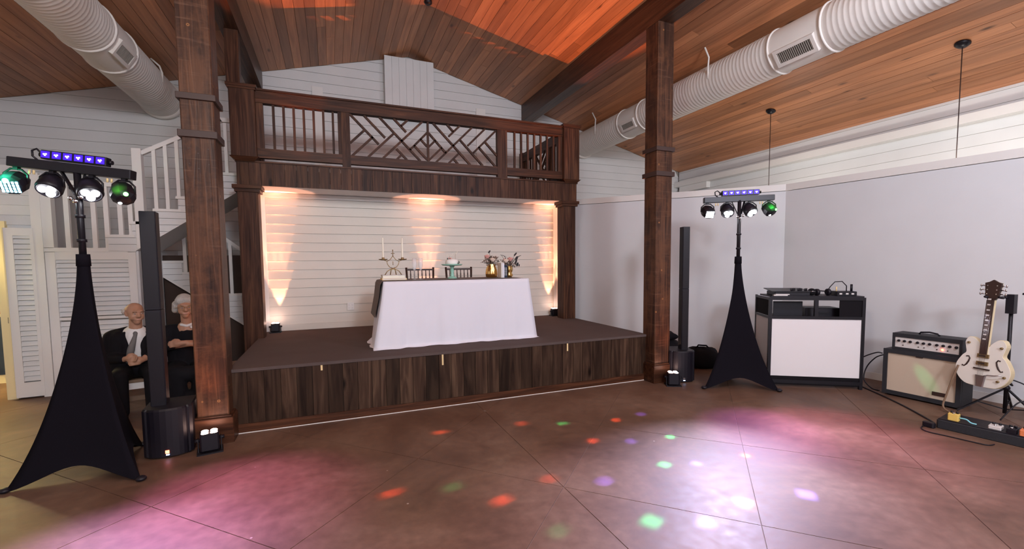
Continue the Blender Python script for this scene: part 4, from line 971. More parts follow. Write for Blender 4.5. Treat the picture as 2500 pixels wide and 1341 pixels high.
def cable(name, label, pts, r=.006, mat='black_plastic', n=8):
    P = [Vector(p) for p in pts]; out = []
    for i in range(len(P)-1):
        p0, p1, p2, p3 = P[max(i-1,0)], P[i], P[i+1], P[min(i+2,len(P)-1)]
        for k in range(n):
            t = k/n; out.append(.5*((2*p1)+(p2-p0)*t+(2*p0-5*p1+4*p2-p3)*t*t+(3*p1-p0-3*p2+p3)*t**3))
    out.append(P[-1]); return tag(MB().tube(out, r, 8).obj(name, mat), label, 'cable')
cable('cable', 'black cable from the booth across the floor to the pedal board', [(6.12,3.42,.008),(5.92,3.08,.008),(5.72,2.78,.008),(5.52,2.52,.008),(5.36,2.34,.008),(5.24,2.33,.02)], .008)
cable('cable', 'thin dark cable curling along the front of the pedal board', [(5.28,2.35,.01),(5.12,2.33,.006),(5.05,2.25,.006),(5.08,2.12,.006),(5.11,1.98,.006),(5.14,1.88,.006),(5.2,1.86,.01)], .005)
cable('cable', 'cyan-tipped patch lead beside the yellow pedal', [tuple(pm @ Vector(p)) for p in ((.145,.06,.125),(.19,.055,.125),(.22,.05,.105),(.255,.06,.10))], .006, 'cyan')
cable('cable', 'white strap-like cable hanging down beside the guitar body', [(5.98,2.44,.50),(5.95,2.47,.35),(5.93,2.50,.18),(5.90,2.51,.05),(5.86,2.42,.01),(5.80,2.30,.01)], .009, 'oak')
cable('cable', 'black cables between the booth and the amplifier', [(6.20,3.22,.44),(6.22,3.32,.38),(6.2,3.40,.25),(6.15,3.40,.1),(6.12,3.3,.015),(6.1,3.2,.01)], .007)
cable('cable', 'short black lead plugged into the amplifier side', [(6.16,3.22,.46),(6.2,3.30,.45),(6.18,3.42,.38),(6.2,3.5,.30)], .007)
cable('cable', 'black guitar lead looping by the white guitar', [(6.1,2.1,.42),(6.16,2.0,.36),(6.12,1.98,.25),(6.05,2.03,.2),(5.95,2.1,.03)], .006)
# loose plugs beside the board
o = MB().box((5.19,2.27,0),(5.245,2.36,.05),None,.012).obj('power_adapter', 'black_plastic'); tag(o, 'small black power adapter beside the pedal board', 'adapter')
# black gear bags behind the right speaker
def bag(loc, s, rz, label):
    t = thing('gear_bag', label, 'bag', loc, rz)
    m = MB(); nr, ns = 10, 22; vs = []; fs = []
    for i in range(nr+1):
        a = PI*i/nr
        for k in range(ns):
            b = 2*PI*k/ns; sx = math.copysign(abs(math.cos(b))**.6, math.cos(b)); sy = math.copysign(abs(math.sin(b))**.6, math.sin(b)); r = math.sin(a)**.55 if 0<i<nr else .02
            w = 1+.07*math.sin(3*b+2*a)+.05*math.sin(7*b)
            vs.append((s[0]*r*sx*w, s[1]*r*sy*w, max(0, s[2]*(1-math.cos(a))*.5*(1+.06*math.sin(5*b)))))
    for i in range(nr):
        for k in range(ns): j=(k+1)%ns; fs.append((i*ns+k,i*ns+j,(i+1)*ns+j,(i+1)*ns+k))
    m.add(vs, fs, None, True); m.obj('bag_body', 'black_cloth', t)
    MB().tube([(-s[0]*.4,0,s[2]*.95),(-s[0]*.25,.02,s[2]*1.12),(s[0]*.2,.0,s[2]*1.12),(s[0]*.4,0,s[2]*.95)],.012).obj('handle', 'black_fabric', t)
    return t
bag((4.62,5.3,0),(.32,.2,.40),-.5,'slumped black gear bag on the floor behind the right speaker')
bag((5.1,4.98,0),(.24,.17,.30),-.7,'smaller black gear bag between the speaker and the draped stand')
bag((4.60,5.28,.41),(.2,.15,.13),-.4,'folded black cover lying on top of the gear bags')

# ================================================================== head table
TX0, TX1, TY0, TY1, TZ = .545, 2.37, 5.24, 5.98, 1.392
tb = thing('folding_table', 'folding table hidden under the white cloth', 'table', (1.46,5.6,SZ))
MB().box((TX0+.02,TY0+.02,TZ-.035),(TX1-.02,TY1-.02,TZ-.008)).obj('table_top', 'shirt', tb, True)
for x in (TX0+.2, TX1-.2):
    for y in (TY0+.1, TY1-.1): MB().cyl((x,y,SZ),(x,y,TZ-.035),.014).obj('leg', 'black_metal', tb, True)
# cloth: flat top, sides dropping in folds to the stage and resting on it
per = []; nx, ny = 56, 22
def side_pts():
    for k in range(nx): yield (TX0+(TX1-TX0)*k/nx, TY0, 0,-1, k/nx, 0)
    for k in range(ny): yield (TX1, TY0+(TY1-TY0)*k/ny, 1,0, k/ny, 1)
    for k in range(nx): yield (TX1-(TX1-TX0)*k/nx, TY1, 0,1, k/nx, 2)
    for k in range(ny): yield (TX0, TY1-(TY1-TY0)*k/ny, -1,0, k/ny, 3)
per = list(side_pts()); npz = len(per); rows = 18; vs = []; fs = []
def drop(p, t):
    x, y, nx_, ny_, f, sd = p
    flare = [.035,.10,.04,.11][sd]; corner = (1-min(1, min(f,1-f)/.10))
    if sd in (1,3): corner = (1-min(1, min(f,1-f)/.30))
    s = x*nx_*0 + (x if sd in (0,2) else y)
    fold = .010*math.sin(s*21+.6*t)+.012*math.sin(s*9.3+1.1)+.006*math.sin(s*47)
    if sd == 0: fold += .022*math.exp(-((x-1.03)/.05)**2)*t - .025*math.exp(-((x-1.52)/.035)**2)*t + .035*math.exp(-((x-.70)/.06)**2)*t
    off = (flare*t + fold*t**.8)*1.0
    cx = {(0,0):-1}.get((sd,0),0)
    dx = dy = 0
    c = corner**1.5*t**1.15
    if sd == 0: dx = (-.14 if f < .5 else .085)*c; dy = -.05*c
    if sd == 1: dy = (-.05 if f < .5 else .05)*c; off += 0
    if sd == 2: dx = (.085 if f < .5 else -.12)*c; dy = .03*c
    if sd == 3: dy = (.03 if f < .5 else -.05)*c
    return Vector((x+nx_*off+dx, y+ny_*off+dy))
def hf(p):
    f, sd = p[4], p[5]                               # the cloth hangs short behind, where the chairs stand
    return 1 if sd == 0 else .3 if sd == 2 else .3+.7*min(1, max(0, (1-f if sd == 1 else f)*4))
for j in range(rows+1):
    t = j/rows
    for p in per:
        q = drop(p, t*hf(p))
        zz = TZ-.004*(1 if j else 0)-(TZ-SZ-.006)*t*hf(p)
        if j == 0: q = Vector((p[0], p[1])); zz = TZ
        hem = .012*max(0, math.sin((p[0]+p[1])*15.0))*(1 if t == 1 else 0); vs.append((q.x, q.y, zz+hem))
for j in range(rows):
    for k in range(npz): n=(k+1)%npz; fs.append((j*npz+k,(j+1)*npz+k,(j+1)*npz+n,j*npz+n))
puddle = len(vs)                                      # hem lying out on the carpet
for p in per:
    h = hf(p); q = drop(p, h); w = (.03+.03*max(0, math.sin((p[0]*1.3+p[1])*11)))*(1 if h > .99 else .1); vs.append((q.x+p[2]*w, q.y+p[3]*w, TZ-.008-(TZ-SZ-.012)*h))
for k in range(npz): n=(k+1)%npz; fs.append((rows*npz+k, puddle+k, puddle+n, rows*npz+n))
fs.append(tuple(range(npz)))
cl = MB().add(vs, fs, None, True).obj('tablecloth', 'linen'); cl.data.polygons[len(fs)-1].use_smooth = False
tag(cl, 'white tablecloth draped to the stage floor over the head table', 'tablecloth')
# grey runner over the top and down the left end
m = MB(); top = TZ+.004; R = []
for x, zz in ((TX1-.10,top),(TX0+.02,top),(TX0-.012,top-.006),(TX0-.03,top-.04),(TX0-.05,top-.2),(TX0-.085,top-.38),(TX0-.095,top-.43)): R.append((x,zz))
vs = []; fs = []
for x, zz in R: y0 = TY0+.03+.10*max(0,(top-zz)/.43); vs += [(x,y0,zz),(x,TY1-.05,zz),(x,y0,zz+.0025),(x,TY1-.05,zz+.0025)]
for i in range(len(R)-1): a = i*4; fs += [(a,a+1,a+5,a+4),(a+2,a+6,a+7,a+3),(a,a+4,a+6,a+2),(a+1,a+3,a+7,a+5)]
tag(m.add(vs, fs).obj('table_runner', 'grey_linen'), 'dark grey runner along the table top and down its left end', 'runner')
T2 = TZ+.0075
def at(x, y): return Vector((x, y, T2))
# books under the candle holder
b1 = thing('book', 'tan book lying under the candle holder', 'book', at(.70,5.58))
MB().box((-.145,-.11,0),(.145,.11,.022)).obj('cover', 'tape', b1); MB().box((-.135,-.112,.004),(.135,.1,.018)).obj('pages', 'shirt', b1)
b2 = thing('book', 'white book lying on the tan book', 'book', at(.695,5.58)+Vector((0,0,.0225)))
MB().box((-.135,-.105,0),(.135,.1,.006)).obj('cover', 'shirt', b2); MB().box((-.13,-.1,.006),(.13,.095,.032)).obj('pages', 'wax', b2); MB().box((-.135,-.105,.032),(.135,.1,.038)).obj('cover', 'shirt', b2)
# candle holder
ch = thing('candle_holder', 'two-armed brass wire candle holder standing on books', 'candle holder', at(.70,5.58)+Vector((0,0,.0605)))
MB().tube([(-.10,0,.0),(-.07,0,.045),(-.02,0,.075),(.0,0,.08)],.005).obj('foot_arch', 'brass', ch)
MB().tube([(.10,0,.0),(.07,0,.045),(.02,0,.075),(.0,0,.08)],.005).obj('foot_arch', 'brass', ch)
MB().tube([(-.035,0,.0),(-.025,0,.06),(0,0,.075),(.025,0,.06),(.035,0,.0)],.006).obj('foot_arch', 'brass', ch)
for sx in (-1,1):
    MB().tube([(0,0,.08),(sx*.04,0,.095),(sx*.065,0,.13),(sx*.075,0,.17),(sx*.115,0,.185)],.0045).obj('arm', 'brass', ch)
    MB().tube([(sx*.075,0,.165),(sx*.035,0,.185),(sx*.012,0,.215),(0,0,.235)],.004).obj('scroll', 'brass', ch)
    MB().lathe([(.012,.18),(.05,.186),(.055,.196),(.05,.194),(.016,.19)],18,Matrix.Translation((sx*.115,0,0))).obj('drip_pan', 'brass', ch)
    MB().lathe([(.015,.19),(.018,.212),(.014,.212)],14,Matrix.Translation((sx*.115,0,0))).obj('candle_cup', 'brass', ch)
MB().tube([(0,0,.225),(0,0,.30)],.004).obj('finial', 'brass', ch); MB().tube([(-.022,0,.262),(.022,0,.262)],.004).obj('finial_cross', 'brass', ch)
MB().ball((0,0,.302),.007).obj('finial_knob', 'brass', ch); MB().tube([(0,0,.12),(0,0,.165)],.004).obj('drop', 'brass', ch)
for sx, lab in ((-1,'left ivory taper candle in the brass holder'),(1,'right ivory taper candle in the brass holder')):
    c = thing('taper_candle', lab, 'candle', at(.70+sx*.115,5.58)+Vector((0,0,.0605+.205)))
    MB().lathe([(.0125,0),(.012,.02),(.0085,.235),(.005,.25)],14).obj('candle', 'wax', c); MB().cyl((0,0,.248),(0,0,.258),.0012,seg=6).obj('wick', 'iron', c)
# champagne flutes
for x, y, lab in ((.945,5.50,'champagne flute nearer the candle holder'),(1.02,5.49,'champagne flute nearer the cake stand')):
    g = thing('champagne_flute', lab, 'glass', at(x,y))
    MB().lathe([(.032,0),(.032,.003),(.006,.008),(.0042,.02),(.0042,.105)],20).obj('stem', 'glass', g)
    MB().lathe([(.0042,.105),(.016,.125),(.026,.165),(.028,.21),(.024,.262),(.0225,.262),(.0265,.21),(.0245,.165),(.0145,.128),(.001,.112)],20,None,True,False).obj('bowl', 'glass', g)
# cake stand and cake
cs = thing('cake_stand', 'jade green pedestal cake stand', 'cake stand', at(1.445,5.60))
MB().lathe([(.062,0),(.062,.008),(.04,.02),(.022,.035),(.028,.05),(.02,.07),(.026,.10),(.018,.13),(.03,.155),(.04,.165)],24).obj('pedestal', 'jade', cs)
MB().lathe([(.03,.162),(.12,.168),(.135,.178),(.135,.186),(.12,.182),(.01,.180)],32).obj('plate', 'jade', cs)
ck = thing('cake', 'small white frosted cake on the jade stand', 'cake', at(1.445,5.60)+Vector((0,0,.1825)))
MB().lathe([(.082,0),(.086,.012),(.082,.045),(.070,.062),(.02,.070),(.002,.071)],28).obj('icing', 'icing', ck)
for k in range(6):
    a = .9+k*.35; MB().ball((.085*math.cos(a-1.6),.085*math.sin(a-1.6),.012+.01*(k%3)),(.018,.014,.012),8,6).obj('sprig_leaf', 'leaf', ck)
for k in range(4): MB().ball((-.06+.012*k,-.03,.072+.004*(k%2)),(.013,.010,.012),8,6).obj('flower', 'rose' if k%2 else 'leaf', ck)
tp = thing('cake_topper', 'thin wire script topper above the cake', 'cake topper', at(1.445,5.60)+Vector((0,0,.25)))
MB().cyl((-.03,0,0),(-.03,0,.05),.0015,seg=6).obj('stake', 'brass', tp); MB().cyl((.045,0,0),(.045,0,.07),.0015,seg=6).obj('stake', 'brass', tp)
MB().tube([(-.08,0,.04),(-.06,0,.06),(-.04,0,.035),(-.02,0,.055),(.0,0,.045),(.02,0,.075),(.035,0,.05),(.05,0,.085),(.055,0,.055),(.075,0,.1)],.003).obj('script', 'wax', tp)
# vases with flowers
def vase(x, y, s, label, flab, ribs, blooms, leaves, seed):
    rnd = random.Random(seed)
    v = thing('vase', label, 'vase', at(x,y)); n = 40; prof = [(.040,0),(.056,.01),(.060,.04),(.055,.08),(.042,.115),(.040,.135)] if ribs else [(.036,0),(.044,.012),(.050,.03),(.036,.05),(.046,.075),(.050,.10),(.042,.13),(.044,.14)]
    vs = []; fs = []
    for r, z in prof:
        for k in range(n): a = 2*PI*k/n; rr = r*s*(1+(.05*math.cos(10*a+z*12) if ribs else .02*math.cos(14*a))); vs.append((rr*math.cos(a),rr*math.sin(a),z*s))
    for i in range(len(prof)-1):
        for k in range(n): j=(k+1)%n; fs.append((i*n+k,i*n+j,(i+1)*n+j,(i+1)*n+k))
    MB().add(vs+[(0,0,0)],fs+[(len(vs),(k+1)%n,k) for k in range(n)],None,True).obj('vase_body', 'gold', v)
    f = thing('bouquet', flab, 'flowers', at(x,y)+Vector((0,0,prof[-1][1]*s-.02))); f.scale = (1.3,1.2,1.2)
    zt = .02
    for bx, by, bz, r, mt in blooms:
        MB().tube([(bx*.15,by*.15,-.02),(bx*.5,by*.5,bz*.5),(bx,by,bz)],.0025,6).obj('stem', 'leaf', f)
        fl = MB().ball((bx,by,bz),(r*.55,r*.55,r*.6),10,8).obj('flower', mt, f)
        for ring, (cnt, rr, op) in enumerate(((4,.5,.3),(6,.85,.75))):
            for k in range(cnt):
                a = 2*PI*k/cnt+ring*.4; mx = Matrix.Translation((bx,by,bz)) @ Matrix.Rotation(a,4,'Z') @ Matrix.Translation((r*rr*.55,0,0)) @ Matrix.Rotation(op,4,'Y')
                MB().ball((0,0,0),(r*.16,r*.42,r*.55),8,6,mx).obj('petal', mt, fl)
    for lx, ly, lz, ln, a, tl, mt in leaves:
        mx = Matrix.Translation((lx,ly,lz)) @ Matrix.Rotation(a,4,'Z') @ Matrix.Rotation(tl,4,'Y')
        MB().ball((0,0,0),(ln*.5,ln*.36,ln*.06),10,6,mx).obj('leaf', mt, f)
        MB().tube([(0,0,0),(lx*.5,ly*.5,lz*.55),(lx,ly,lz)],.002,5).obj('stem', 'leaf', f)
    sp = MB()
    for k in range(90):
        a = rnd.uniform(0,2*PI); r = rnd.uniform(.01,.085); h = rnd.uniform(.02,.115)-r*.25
        p = Vector((r*math.cos(a),r*math.sin(a)*.7,h)); sp.tube([(p.x*.3,p.y*.3,0),tuple(p)],.0012,4); sp.ball(p,.0055 if k%3 else .008,6,4)
    o = sp.obj('filler_sprigs', 'twig', f); o['kind'] = 'stuff'
    return v
vase(1.985,5.60,1.32,'ribbed gold vase at the left of the upright books','pink and cream roses with dry sprigs in the ribbed vase',True,
     [(-.055,-.03,.10,.036,'rose'),(-.005,-.06,.065,.038,'cream_rose'),(.04,-.02,.085,.028,'twig'),(-.03,.03,.11,.03,'cream_rose')],
     [(-.03,-.03,.155,.04,.5,-1.0,'dark_leaf'),(-.085,-.02,.05,.045,2.6,.3,'twig'),(-.06,-.06,.03,.04,2.0,.4,'leaf'),(.06,-.05,.05,.04,.2,.4,'leaf'),(-.10,.0,.04,.04,3.0,.2,'twig')], 3)
vase(2.235,5.60,1.12,'banded gold vase at the right of the upright books','blush rose and dark round eucalyptus leaves in the banded vase',False,
     [(-.045,-.04,.07,.036,'cream_rose'),(.0,-.05,.09,.038,'rose'),(-.03,.03,.08,.03,'rose')],
     [(.065,-.03,.145,.052,.3,-.9,'dark_leaf'),(.075,-.04,.10,.055,.5,-1.1,'dark_leaf'),(.06,-.06,.06,.06,.2,-1.2,'dark_leaf'),(.115,-.02,.125,.045,.1,-.4,'leaf'),(.08,-.05,.03,.05,.4,-1.3,'dark_leaf'),(-.06,-.03,.125,.05,2.8,-.5,'dark_leaf'),(.10,-.05,.02,.03,.3,-1.4,'dark_leaf'),(-.09,-.03,.135,.03,3,-.3,'dark_leaf')], 5)
xb = 2.073
for w, h, mt, lab in ((.022,.195,'shirt','white upright book next to the ribbed vase'),(.020,.192,'linen','second white upright book between the vases'),(.018,.172,'hang_dark','dark navy upright book beside the white ones'),(.020,.165,'hang_dark','dark navy upright book nearest the banded vase')):
    b = thing('book', lab, 'book', at(xb+w/2,5.53))
    MB().box((-w/2,-.07,0),(w/2,-.064,h)).obj('spine', mt, b)
    for sx in (-1,1): MB().box((sx*w/2-(.002 if sx>0 else 0),-.064,0),(sx*w/2+(.002 if sx<0 else 0),.07,h)).obj('cover', mt, b)
    MB().box((-w/2+.002,-.062,.004),(w/2-.002,.066,h-.004)).obj('pages', 'wax', b)
    if mt == 'hang_dark':
        for k in range(5): MB().box((-w*.2,-.0712,.03+k*.022),(w*.2,-.07,.045+k*.022)).obj('spine_letter', 'shirt', b)
    xb += w+.0015

# ================================================================== chiavari chairs
def chair(x, y, label):
    t = thing('chiavari_chair', label, 'chair', (x,y,SZ), 0, 'dark chiavari chairs behind the head table')
    w = .185
    MB().box((-w-.01,-.12,.43),(w+.01,.2,.455),ch=.006).obj('seat', 'fretboard', t)
    for sx in (-1,1):
        MB().cyl((sx*w,-.105,0),(sx*w,-.105,.44),.014,seg=10).obj('leg', 'fretboard', t)
        MB().tube([(sx*w,.19,0),(sx*w,.185,.44),(sx*(w-.005),.205,.70),(sx*(w+.004),.23,.92)],.0145,10).obj('back_post', 'fretboard', t)
        MB().cyl((sx*w,-.105,.2),(sx*w,.185,.2),.009,seg=8).obj('stretcher', 'fretboard', t)
    for y0 in (-.105,.185): MB().cyl((-w,y0,.16),(w,y0,.16),.009,seg=8).obj('stretcher', 'fretboard', t)
    MB().bar((-w,.226,.89),(w,.226,.89),.026,.024).obj('top_rail', 'fretboard', t)
    MB().bar((-w,.20,.64),(w,.20,.64),.02,.02).obj('lower_rail', 'fretboard', t)
    for k in range(6):
        xx = -w+(k+1)*2*w/7
        prof = [(.007,0),(.009,.03),(.006,.05),(.009,.075),(.007,.10),(.010,.125),(.007,.15),(.009,.18),(.006,.21),(.007,.245)]
        mx = Matrix.Translation((xx,.20,.64)) @ Matrix.Rotation(-.1,4,'X'); MB().lathe(prof,8,mx).obj('spindle', 'fretboard', t)
    return t
chair(1.15, 6.02, 'dark chiavari chair behind the table near the champagne flutes')
chair(1.71, 6.02, 'dark chiavari chair behind the cake stand')

# ================================================================== bench and the seated couple
bn = thing('bench', 'low bench with tan seat and white front under the couple', 'bench', (-1.8,6.15,0), .22)
MB().box((-.78,-.22,.34),(.78,.22,.375),ch=.006).obj('seat', 'oak', bn)
MB().box((-.76,-.21,.27),(.76,-.19,.34)).obj('apron', 'white_trim', bn)
for x in (-.7,.7): MB().box((x-.03,-.2,0),(x+.03,.2,.34)).obj('leg', 'oak', bn)
MB().box((-.7,-.02,.1),(.7,.02,.15)).obj('stretcher', 'oak', bn)
def blob(name, caps, mat, parent, voxel=.012, sm=5):
    """tapered limbs and masses fused into one continuous skin"""
    m = MB()
    for p0, p1, r0, r1 in caps:
        p0 = Vector(p0); p1 = Vector(p1); d = p1-p0; L = max(d.length, 1e-5); q = (d if d.length > 1e-4 else Vector((0,0,1))).to_track_quat('Z','Y').to_matrix().to_4x4()
        prof = [(max(r0*math.cos(a), .0005), r0*math.sin(a)) for a in [-PI/2+PI/2*k/5 for k in range(6)]]+[(max(r1*math.cos(a), .0005), L+r1*math.sin(a)) for a in [PI/2*k/5 for k in range(6)]]
        m.lathe(prof, 14, Matrix.Translation(p0) @ q, True, True)
    o = m.obj(name, mat, parent)
    r = o.modifiers.new('fuse', 'REMESH'); r.mode = 'VOXEL'; r.voxel_size = voxel; r.use_smooth_shade = True
    s = o.modifiers.new('soften', 'SMOOTH'); s.iterations = sm; s.factor = .5
    return o
def ell(c, r): return (c, c, r, r)
def hand(wrist, palm, fdir, side, curl):
    """palm and five separate, unequal, bent fingers; the thumb leaves the side of the palm"""
    W = Vector(wrist); P = Vector(palm); f = Vector(fdir).normalized(); s = Vector(side).normalized(); u = f.cross(s)
    caps = [(W, P, .026, .030), (P-s*.018, P+s*.018+f*.012, .022, .022), (P+f*.015-s*.022, P+f*.018+s*.024, .018, .018)]
    for k, ln in enumerate((.055,.066,.062,.048)):
        b = P+f*.035+s*(.030-.019*k); m1 = b+f*ln*.45+u*curl*.012; e1 = m1+f*ln*.35*math.cos(curl)+u*ln*.5*math.sin(curl)
        caps += [(b-f*.02, m1, .0098, .0092), (m1, e1, .0092, .0075)]
    tb_ = P-f*.01+s*.036; caps += [(P+s*.02-f*.015, tb_, .014, .012), (tb_, tb_+f*.035+s*.012+u*.01, .012, .0095), (tb_+f*.035+s*.012+u*.01, tb_+f*.055+s*.004+u*.018, .0095, .008)]
    return caps
def face(t, body, c, yaw, old, glasses):
    """eyes, brows, nose, mouth and ears on a head of centre c, face turned by yaw"""
    mx = Matrix.Translation(Vector(c)) @ Matrix.Rotation(yaw,4,'Z')
    dk = 'iron'
    for sx in (-1,1):
        MB().ball((sx*.031,-.083,.010),(.011,.007,.0042),10,6,mx).obj('eye', 'shirt', body); MB().ball((sx*.031,-.0885,.010),(.0045,.0025,.0042),8,6,mx).obj('iris', dk, body)
        MB().tube([mx @ Vector(p) for p in ((sx*.016,-.094,.028),(sx*.034,-.094,.034),(sx*.05,-.084,.028))],.0035,6).obj('brow', 'oak', body)
    MB().tube([mx @ Vector(p) for p in ((-.021,-.076,-.054),(-.009,-.081,-.052),(.009,-.081,-.052),(.021,-.076,-.054))],.0032,6).obj('mouth', 'rose', body)
    if glasses:
        g = MB()
        for sx in (-1,1): g.tube([mx @ Vector((sx*.034+.024*math.cos(a),-.104,.010+.019*math.sin(a))) for a in [2*PI*k/14 for k in range(15)]],.0022,5)
        g.tube([mx @ Vector(p) for p in ((-.010,-.105,.014),(.010,-.105,.014))],.002,5)
        for sx in (-1,1): g.tube([mx @ Vector(p) for p in ((sx*.058,-.102,.014),(sx*.083,-.05,.014),(sx*.085,.01,.01))],.002,5)
        g.obj('glasses', 'brass', body)
def head_caps(c, yaw, jaw=.058):
    mx = Matrix.Translation(Vector(c)) @ Matrix.Rotation(yaw,4,'Z')
    def q(p): return tuple(mx @ Vector(p))
    hc = [(q((0,.012,.045)),q((0,.03,.035)),.077,.08),(q((0,-.02,.02)),q((0,-.02,-.02)),.068,.064),(q((0,-.028,-.045)),q((0,-.042,-.075)),.056,.034),
          (q((0,-.078,.020)),q((0,-.098,-.018)),.010,.0155),(q((-.011,-.09,-.022)),q((.011,-.09,-.022)),.010,.010),(q((-.034,-.05,-.018)),q((-.036,-.048,-.035)),.029,.026),(q((.034,-.05,-.018)),q((.036,-.048,-.035)),.029,.026),
          (q((-.018,-.066,-.052)),q((.018,-.066,-.052)),.016,.016),(q((-.028,-.078,.032)),q((.028,-.078,.032)),.016,.016)]
    for sx in (-1,1): hc.append((q((sx*.070,.014,-.012)),q((sx*.076,.022,.02)),.010,.012))
    return hc
def man():
    t = thing('person', 'seated bald man in dark suit, white shirt and grey tie', 'person', (-2.02,6.0,0), .30)
    H = (.02,-.16,1.085); yaw = .35
    caps = head_caps(H, yaw)+[((.015,-.12,.90),(.02,-.13,1.02),.058,.056)]
    caps += [((0,.03,.47),(0,-.02,.66),.12,.125),((0,-.02,.66),(.01,-.08,.84),.125,.12),((-.16,-.07,.85),(.16,-.07,.85),.055,.055)]
    for sx in (-1,1):
        caps += [((sx*.17,-.07,.845),(sx*.245,-.06,.63),.046,.04),((sx*.245,-.06,.63),(sx*.08,-.27,.63),.038,.028),((sx*.09,.02,.45),(sx*.13,-.36,.47),.072,.055),((sx*.13,-.36,.47),(sx*.12,-.40,.10),.05,.035),((sx*.12,-.36,.06),(sx*.13,-.52,.04),.04,.032)]
    caps += hand((-.085,-.27,.635),(-.045,-.315,.645),(.9,-.35,-.15),(.2,.2,1),.9)+hand((.085,-.27,.615),(.03,-.325,.605),(-.9,-.3,-.1),(.1,.2,1),.7)
    body = blob('body', caps, 'skin', t, .007, 3)
    face(t, body, H, yaw, True, False)
    hm = Matrix.Translation(Vector(H)) @ Matrix.Rotation(yaw,4,'Z')
    blob('hair', [(tuple(hm @ Vector((-.062,.055,.03))),tuple(hm @ Vector((.062,.055,.03))),.036,.036),(tuple(hm @ Vector((-.06,.035,.0))),tuple(hm @ Vector((-.064,.045,.04))),.018,.02),(tuple(hm @ Vector((.06,.035,.0))),tuple(hm @ Vector((.064,.045,.04))),.018,.02)], 'hair', t, .008, 3)
    blob('shirt', [((0,.0,.52),(0,-.035,.66),.137,.14),((0,-.035,.66),(.01,-.085,.84),.14,.125),((.012,-.115,.885),(.015,-.12,.905),.068,.064)], 'shirt', t, .01, 3)
    ty = blob('tie', [((.012,-.192,.885),(.012,-.197,.865),.022,.020),((.01,-.203,.86),(-.03,-.205,.72),.018,.034),((-.03,-.205,.72),(-.055,-.205,.60),.034,.030)], 'tie', t, .008, 3)
    jk = [((-.10,.0,.47),(-.115,-.06,.66),.125,.125),((.10,.0,.47),(.115,-.06,.66),.125,.125),((-.115,-.06,.66),(-.125,-.08,.82),.125,.10),((.115,-.06,.66),(.125,-.08,.82),.125,.10),((-.1,.04,.5),(.1,.04,.5),.13,.13),((-.1,.02,.8),(.1,.02,.8),.10,.10),((-.17,-.06,.865),(-.05,-.04,.90),.062,.05),((.17,-.06,.865),(.05,-.04,.90),.062,.05)]
    for sx in (-1,1): jk += [((sx*.19,-.065,.85),(sx*.25,-.055,.63),.066,.058),((sx*.25,-.055,.63),(sx*.105,-.245,.635),.056,.043)]
    for sx in (-1,1): jk += [((sx*.075,-.15,.89),(sx*.07,-.185,.74),.020,.026),((sx*.07,-.185,.74),(sx*.10,-.15,.55),.026,.04)]
    blob('jacket', jk, 'black_cloth', t, .011, 3)
    tr = []
    for sx in (-1,1): tr += [((sx*.09,.03,.46),(sx*.13,-.37,.475),.10,.078),((sx*.13,-.37,.475),(sx*.12,-.41,.11),.074,.058)]
    tr += [((-.1,.03,.46),(.1,.03,.46),.11,.11),((-.06,-.04,.5),(.06,-.04,.5),.125,.125)]
    blob('trousers', tr, 'black_cloth', t, .011, 3)
    for sx in (-1,1): blob('shoe', [((sx*.12,-.36,.05),(sx*.14,-.55,.04),.047,.04)], 'black_plastic', t, .01, 3)
    MB().tube([(.105+.032*math.cos(a)*.5,-.245+.03*math.sin(a),.625+.034*math.cos(a)) for a in [2*PI*k/12 for k in range(13)]],.004,6).obj('watch', 'steel', t)
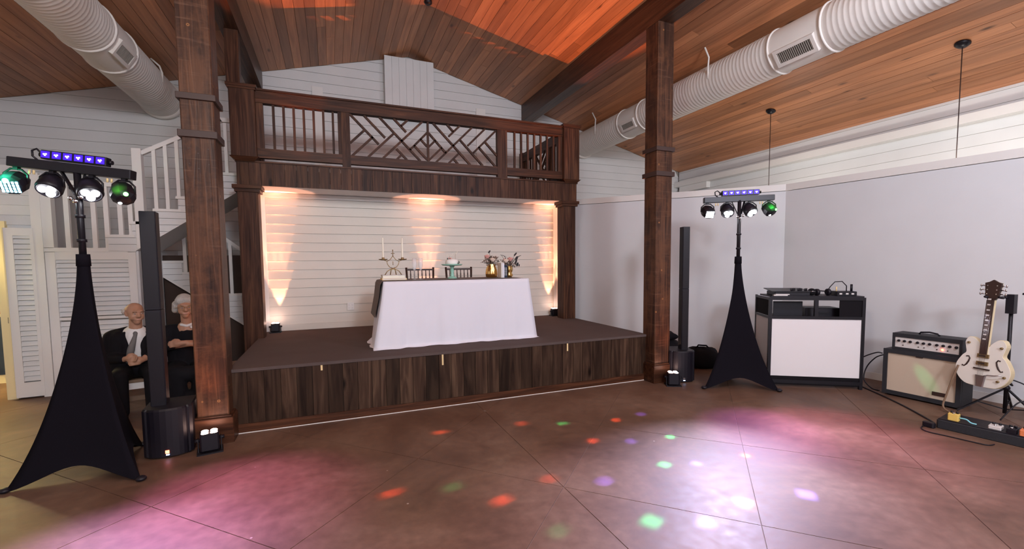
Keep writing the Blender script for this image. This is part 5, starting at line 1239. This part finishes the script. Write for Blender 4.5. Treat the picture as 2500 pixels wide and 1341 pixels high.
def woman():
    t = thing('person', 'seated grey-haired woman in black with glasses, arms crossed', 'person', (-1.515,5.92,0), .22)
    H = (-.01,-.13,1.135); yaw = .12
    caps = head_caps(H, yaw)+[((0,-.09,.95),(-.005,-.11,1.07),.052,.05),((0,.03,.47),(0,-.02,.68),.12,.12),((0,-.02,.68),(0,-.06,.88),.12,.11),((-.15,-.05,.89),(.15,-.05,.89),.05,.05)]
    for sx in (-1,1):
        caps += [((sx*.165,-.05,.885),(sx*.24,-.09,.72),.046,.04),((sx*.24,-.09,.72),(sx*-.02,-.265,.765+.01*sx),.037,.027),((sx*.09,.02,.45),(sx*.11,-.38,.47),.075,.055),((sx*.11,-.38,.47),(sx*.09,-.38,.10),.05,.035),((sx*.09,-.34,.055),(sx*.10,-.50,.035),.036,.03)]
    caps += hand((-.02,-.265,.775),(-.085,-.25,.77),(-.95,.1,-.1),(0,.1,1),.5)+hand((.02,-.262,.755),(.09,-.25,.745),(.95,.15,-.15),(0,.1,1),.5)
    body = blob('body', caps, 'skin', t, .007, 3)
    face(t, body, H, yaw, True, True)
    hm = Matrix.Translation(Vector(H)) @ Matrix.Rotation(yaw,4,'Z')
    def q(*p): return tuple(hm @ Vector(p))
    blob('hair', [(q(0,.01,.08),q(0,.045,.055),.082,.09),(q(-.05,-.035,.085),q(.045,-.04,.09),.04,.038),(q(-.075,.0,.05),q(-.082,.03,-.02),.036,.032),(q(.075,.0,.05),q(.082,.03,-.02),.036,.032),(q(-.05,.07,-.01),q(.05,.07,-.01),.05,.05),(q(.0,-.05,.10),q(-.06,-.03,.07),.03,.03)], 'hair', t, .009, 2)
    dr = [((-.06,.03,.46),(-.07,-.01,.68),.13,.125),((.06,.03,.46),(.07,-.01,.68),.13,.125),((-.07,-.015,.68),(-.07,-.055,.86),.125,.09),((.07,-.015,.68),(.07,-.055,.86),.125,.09),((-.16,-.05,.895),(.16,-.05,.895),.065,.065)]
    for sx in (-1,1): dr += [((sx*.17,-.05,.885),(sx*.245,-.09,.715),.07,.062),((sx*.245,-.09,.715),(sx*.14,-.19,.745),.056,.048),((sx*.09,.03,.46),(sx*.11,-.39,.475),.11,.085),((sx*.11,-.39,.475),(sx*.09,-.41,.16),.085,.09)]
    dr += [((0,.0,.5),(0,-.03,.70),.15,.145),((0,-.03,.70),(0,-.07,.86),.145,.105)]
    dr += [((-.09,-.39,.46),(.09,-.39,.46),.085,.085),((-.07,-.40,.2),(.07,-.40,.2),.09,.09),((-.1,.03,.46),(.1,.03,.46),.12,.12)]
    blob('dress', dr, 'black_cloth', t, .011, 3)
    blob('collar', [((-.05,-.125,.955),(0,-.15,.94),.016,.016),((.05,-.125,.955),(0,-.15,.94),.016,.016)], 'shirt', t, .007, 2)
    MB().ball((.045,-.16,.925),(.022,.012,.016),10,8).obj('brooch', 'shirt', t)
    for sx in (-1,1): blob('shoe', [((sx*.09,-.34,.04),(sx*.105,-.53,.03),.042,.034)], 'black_plastic', t, .01, 3)
man(); woman()
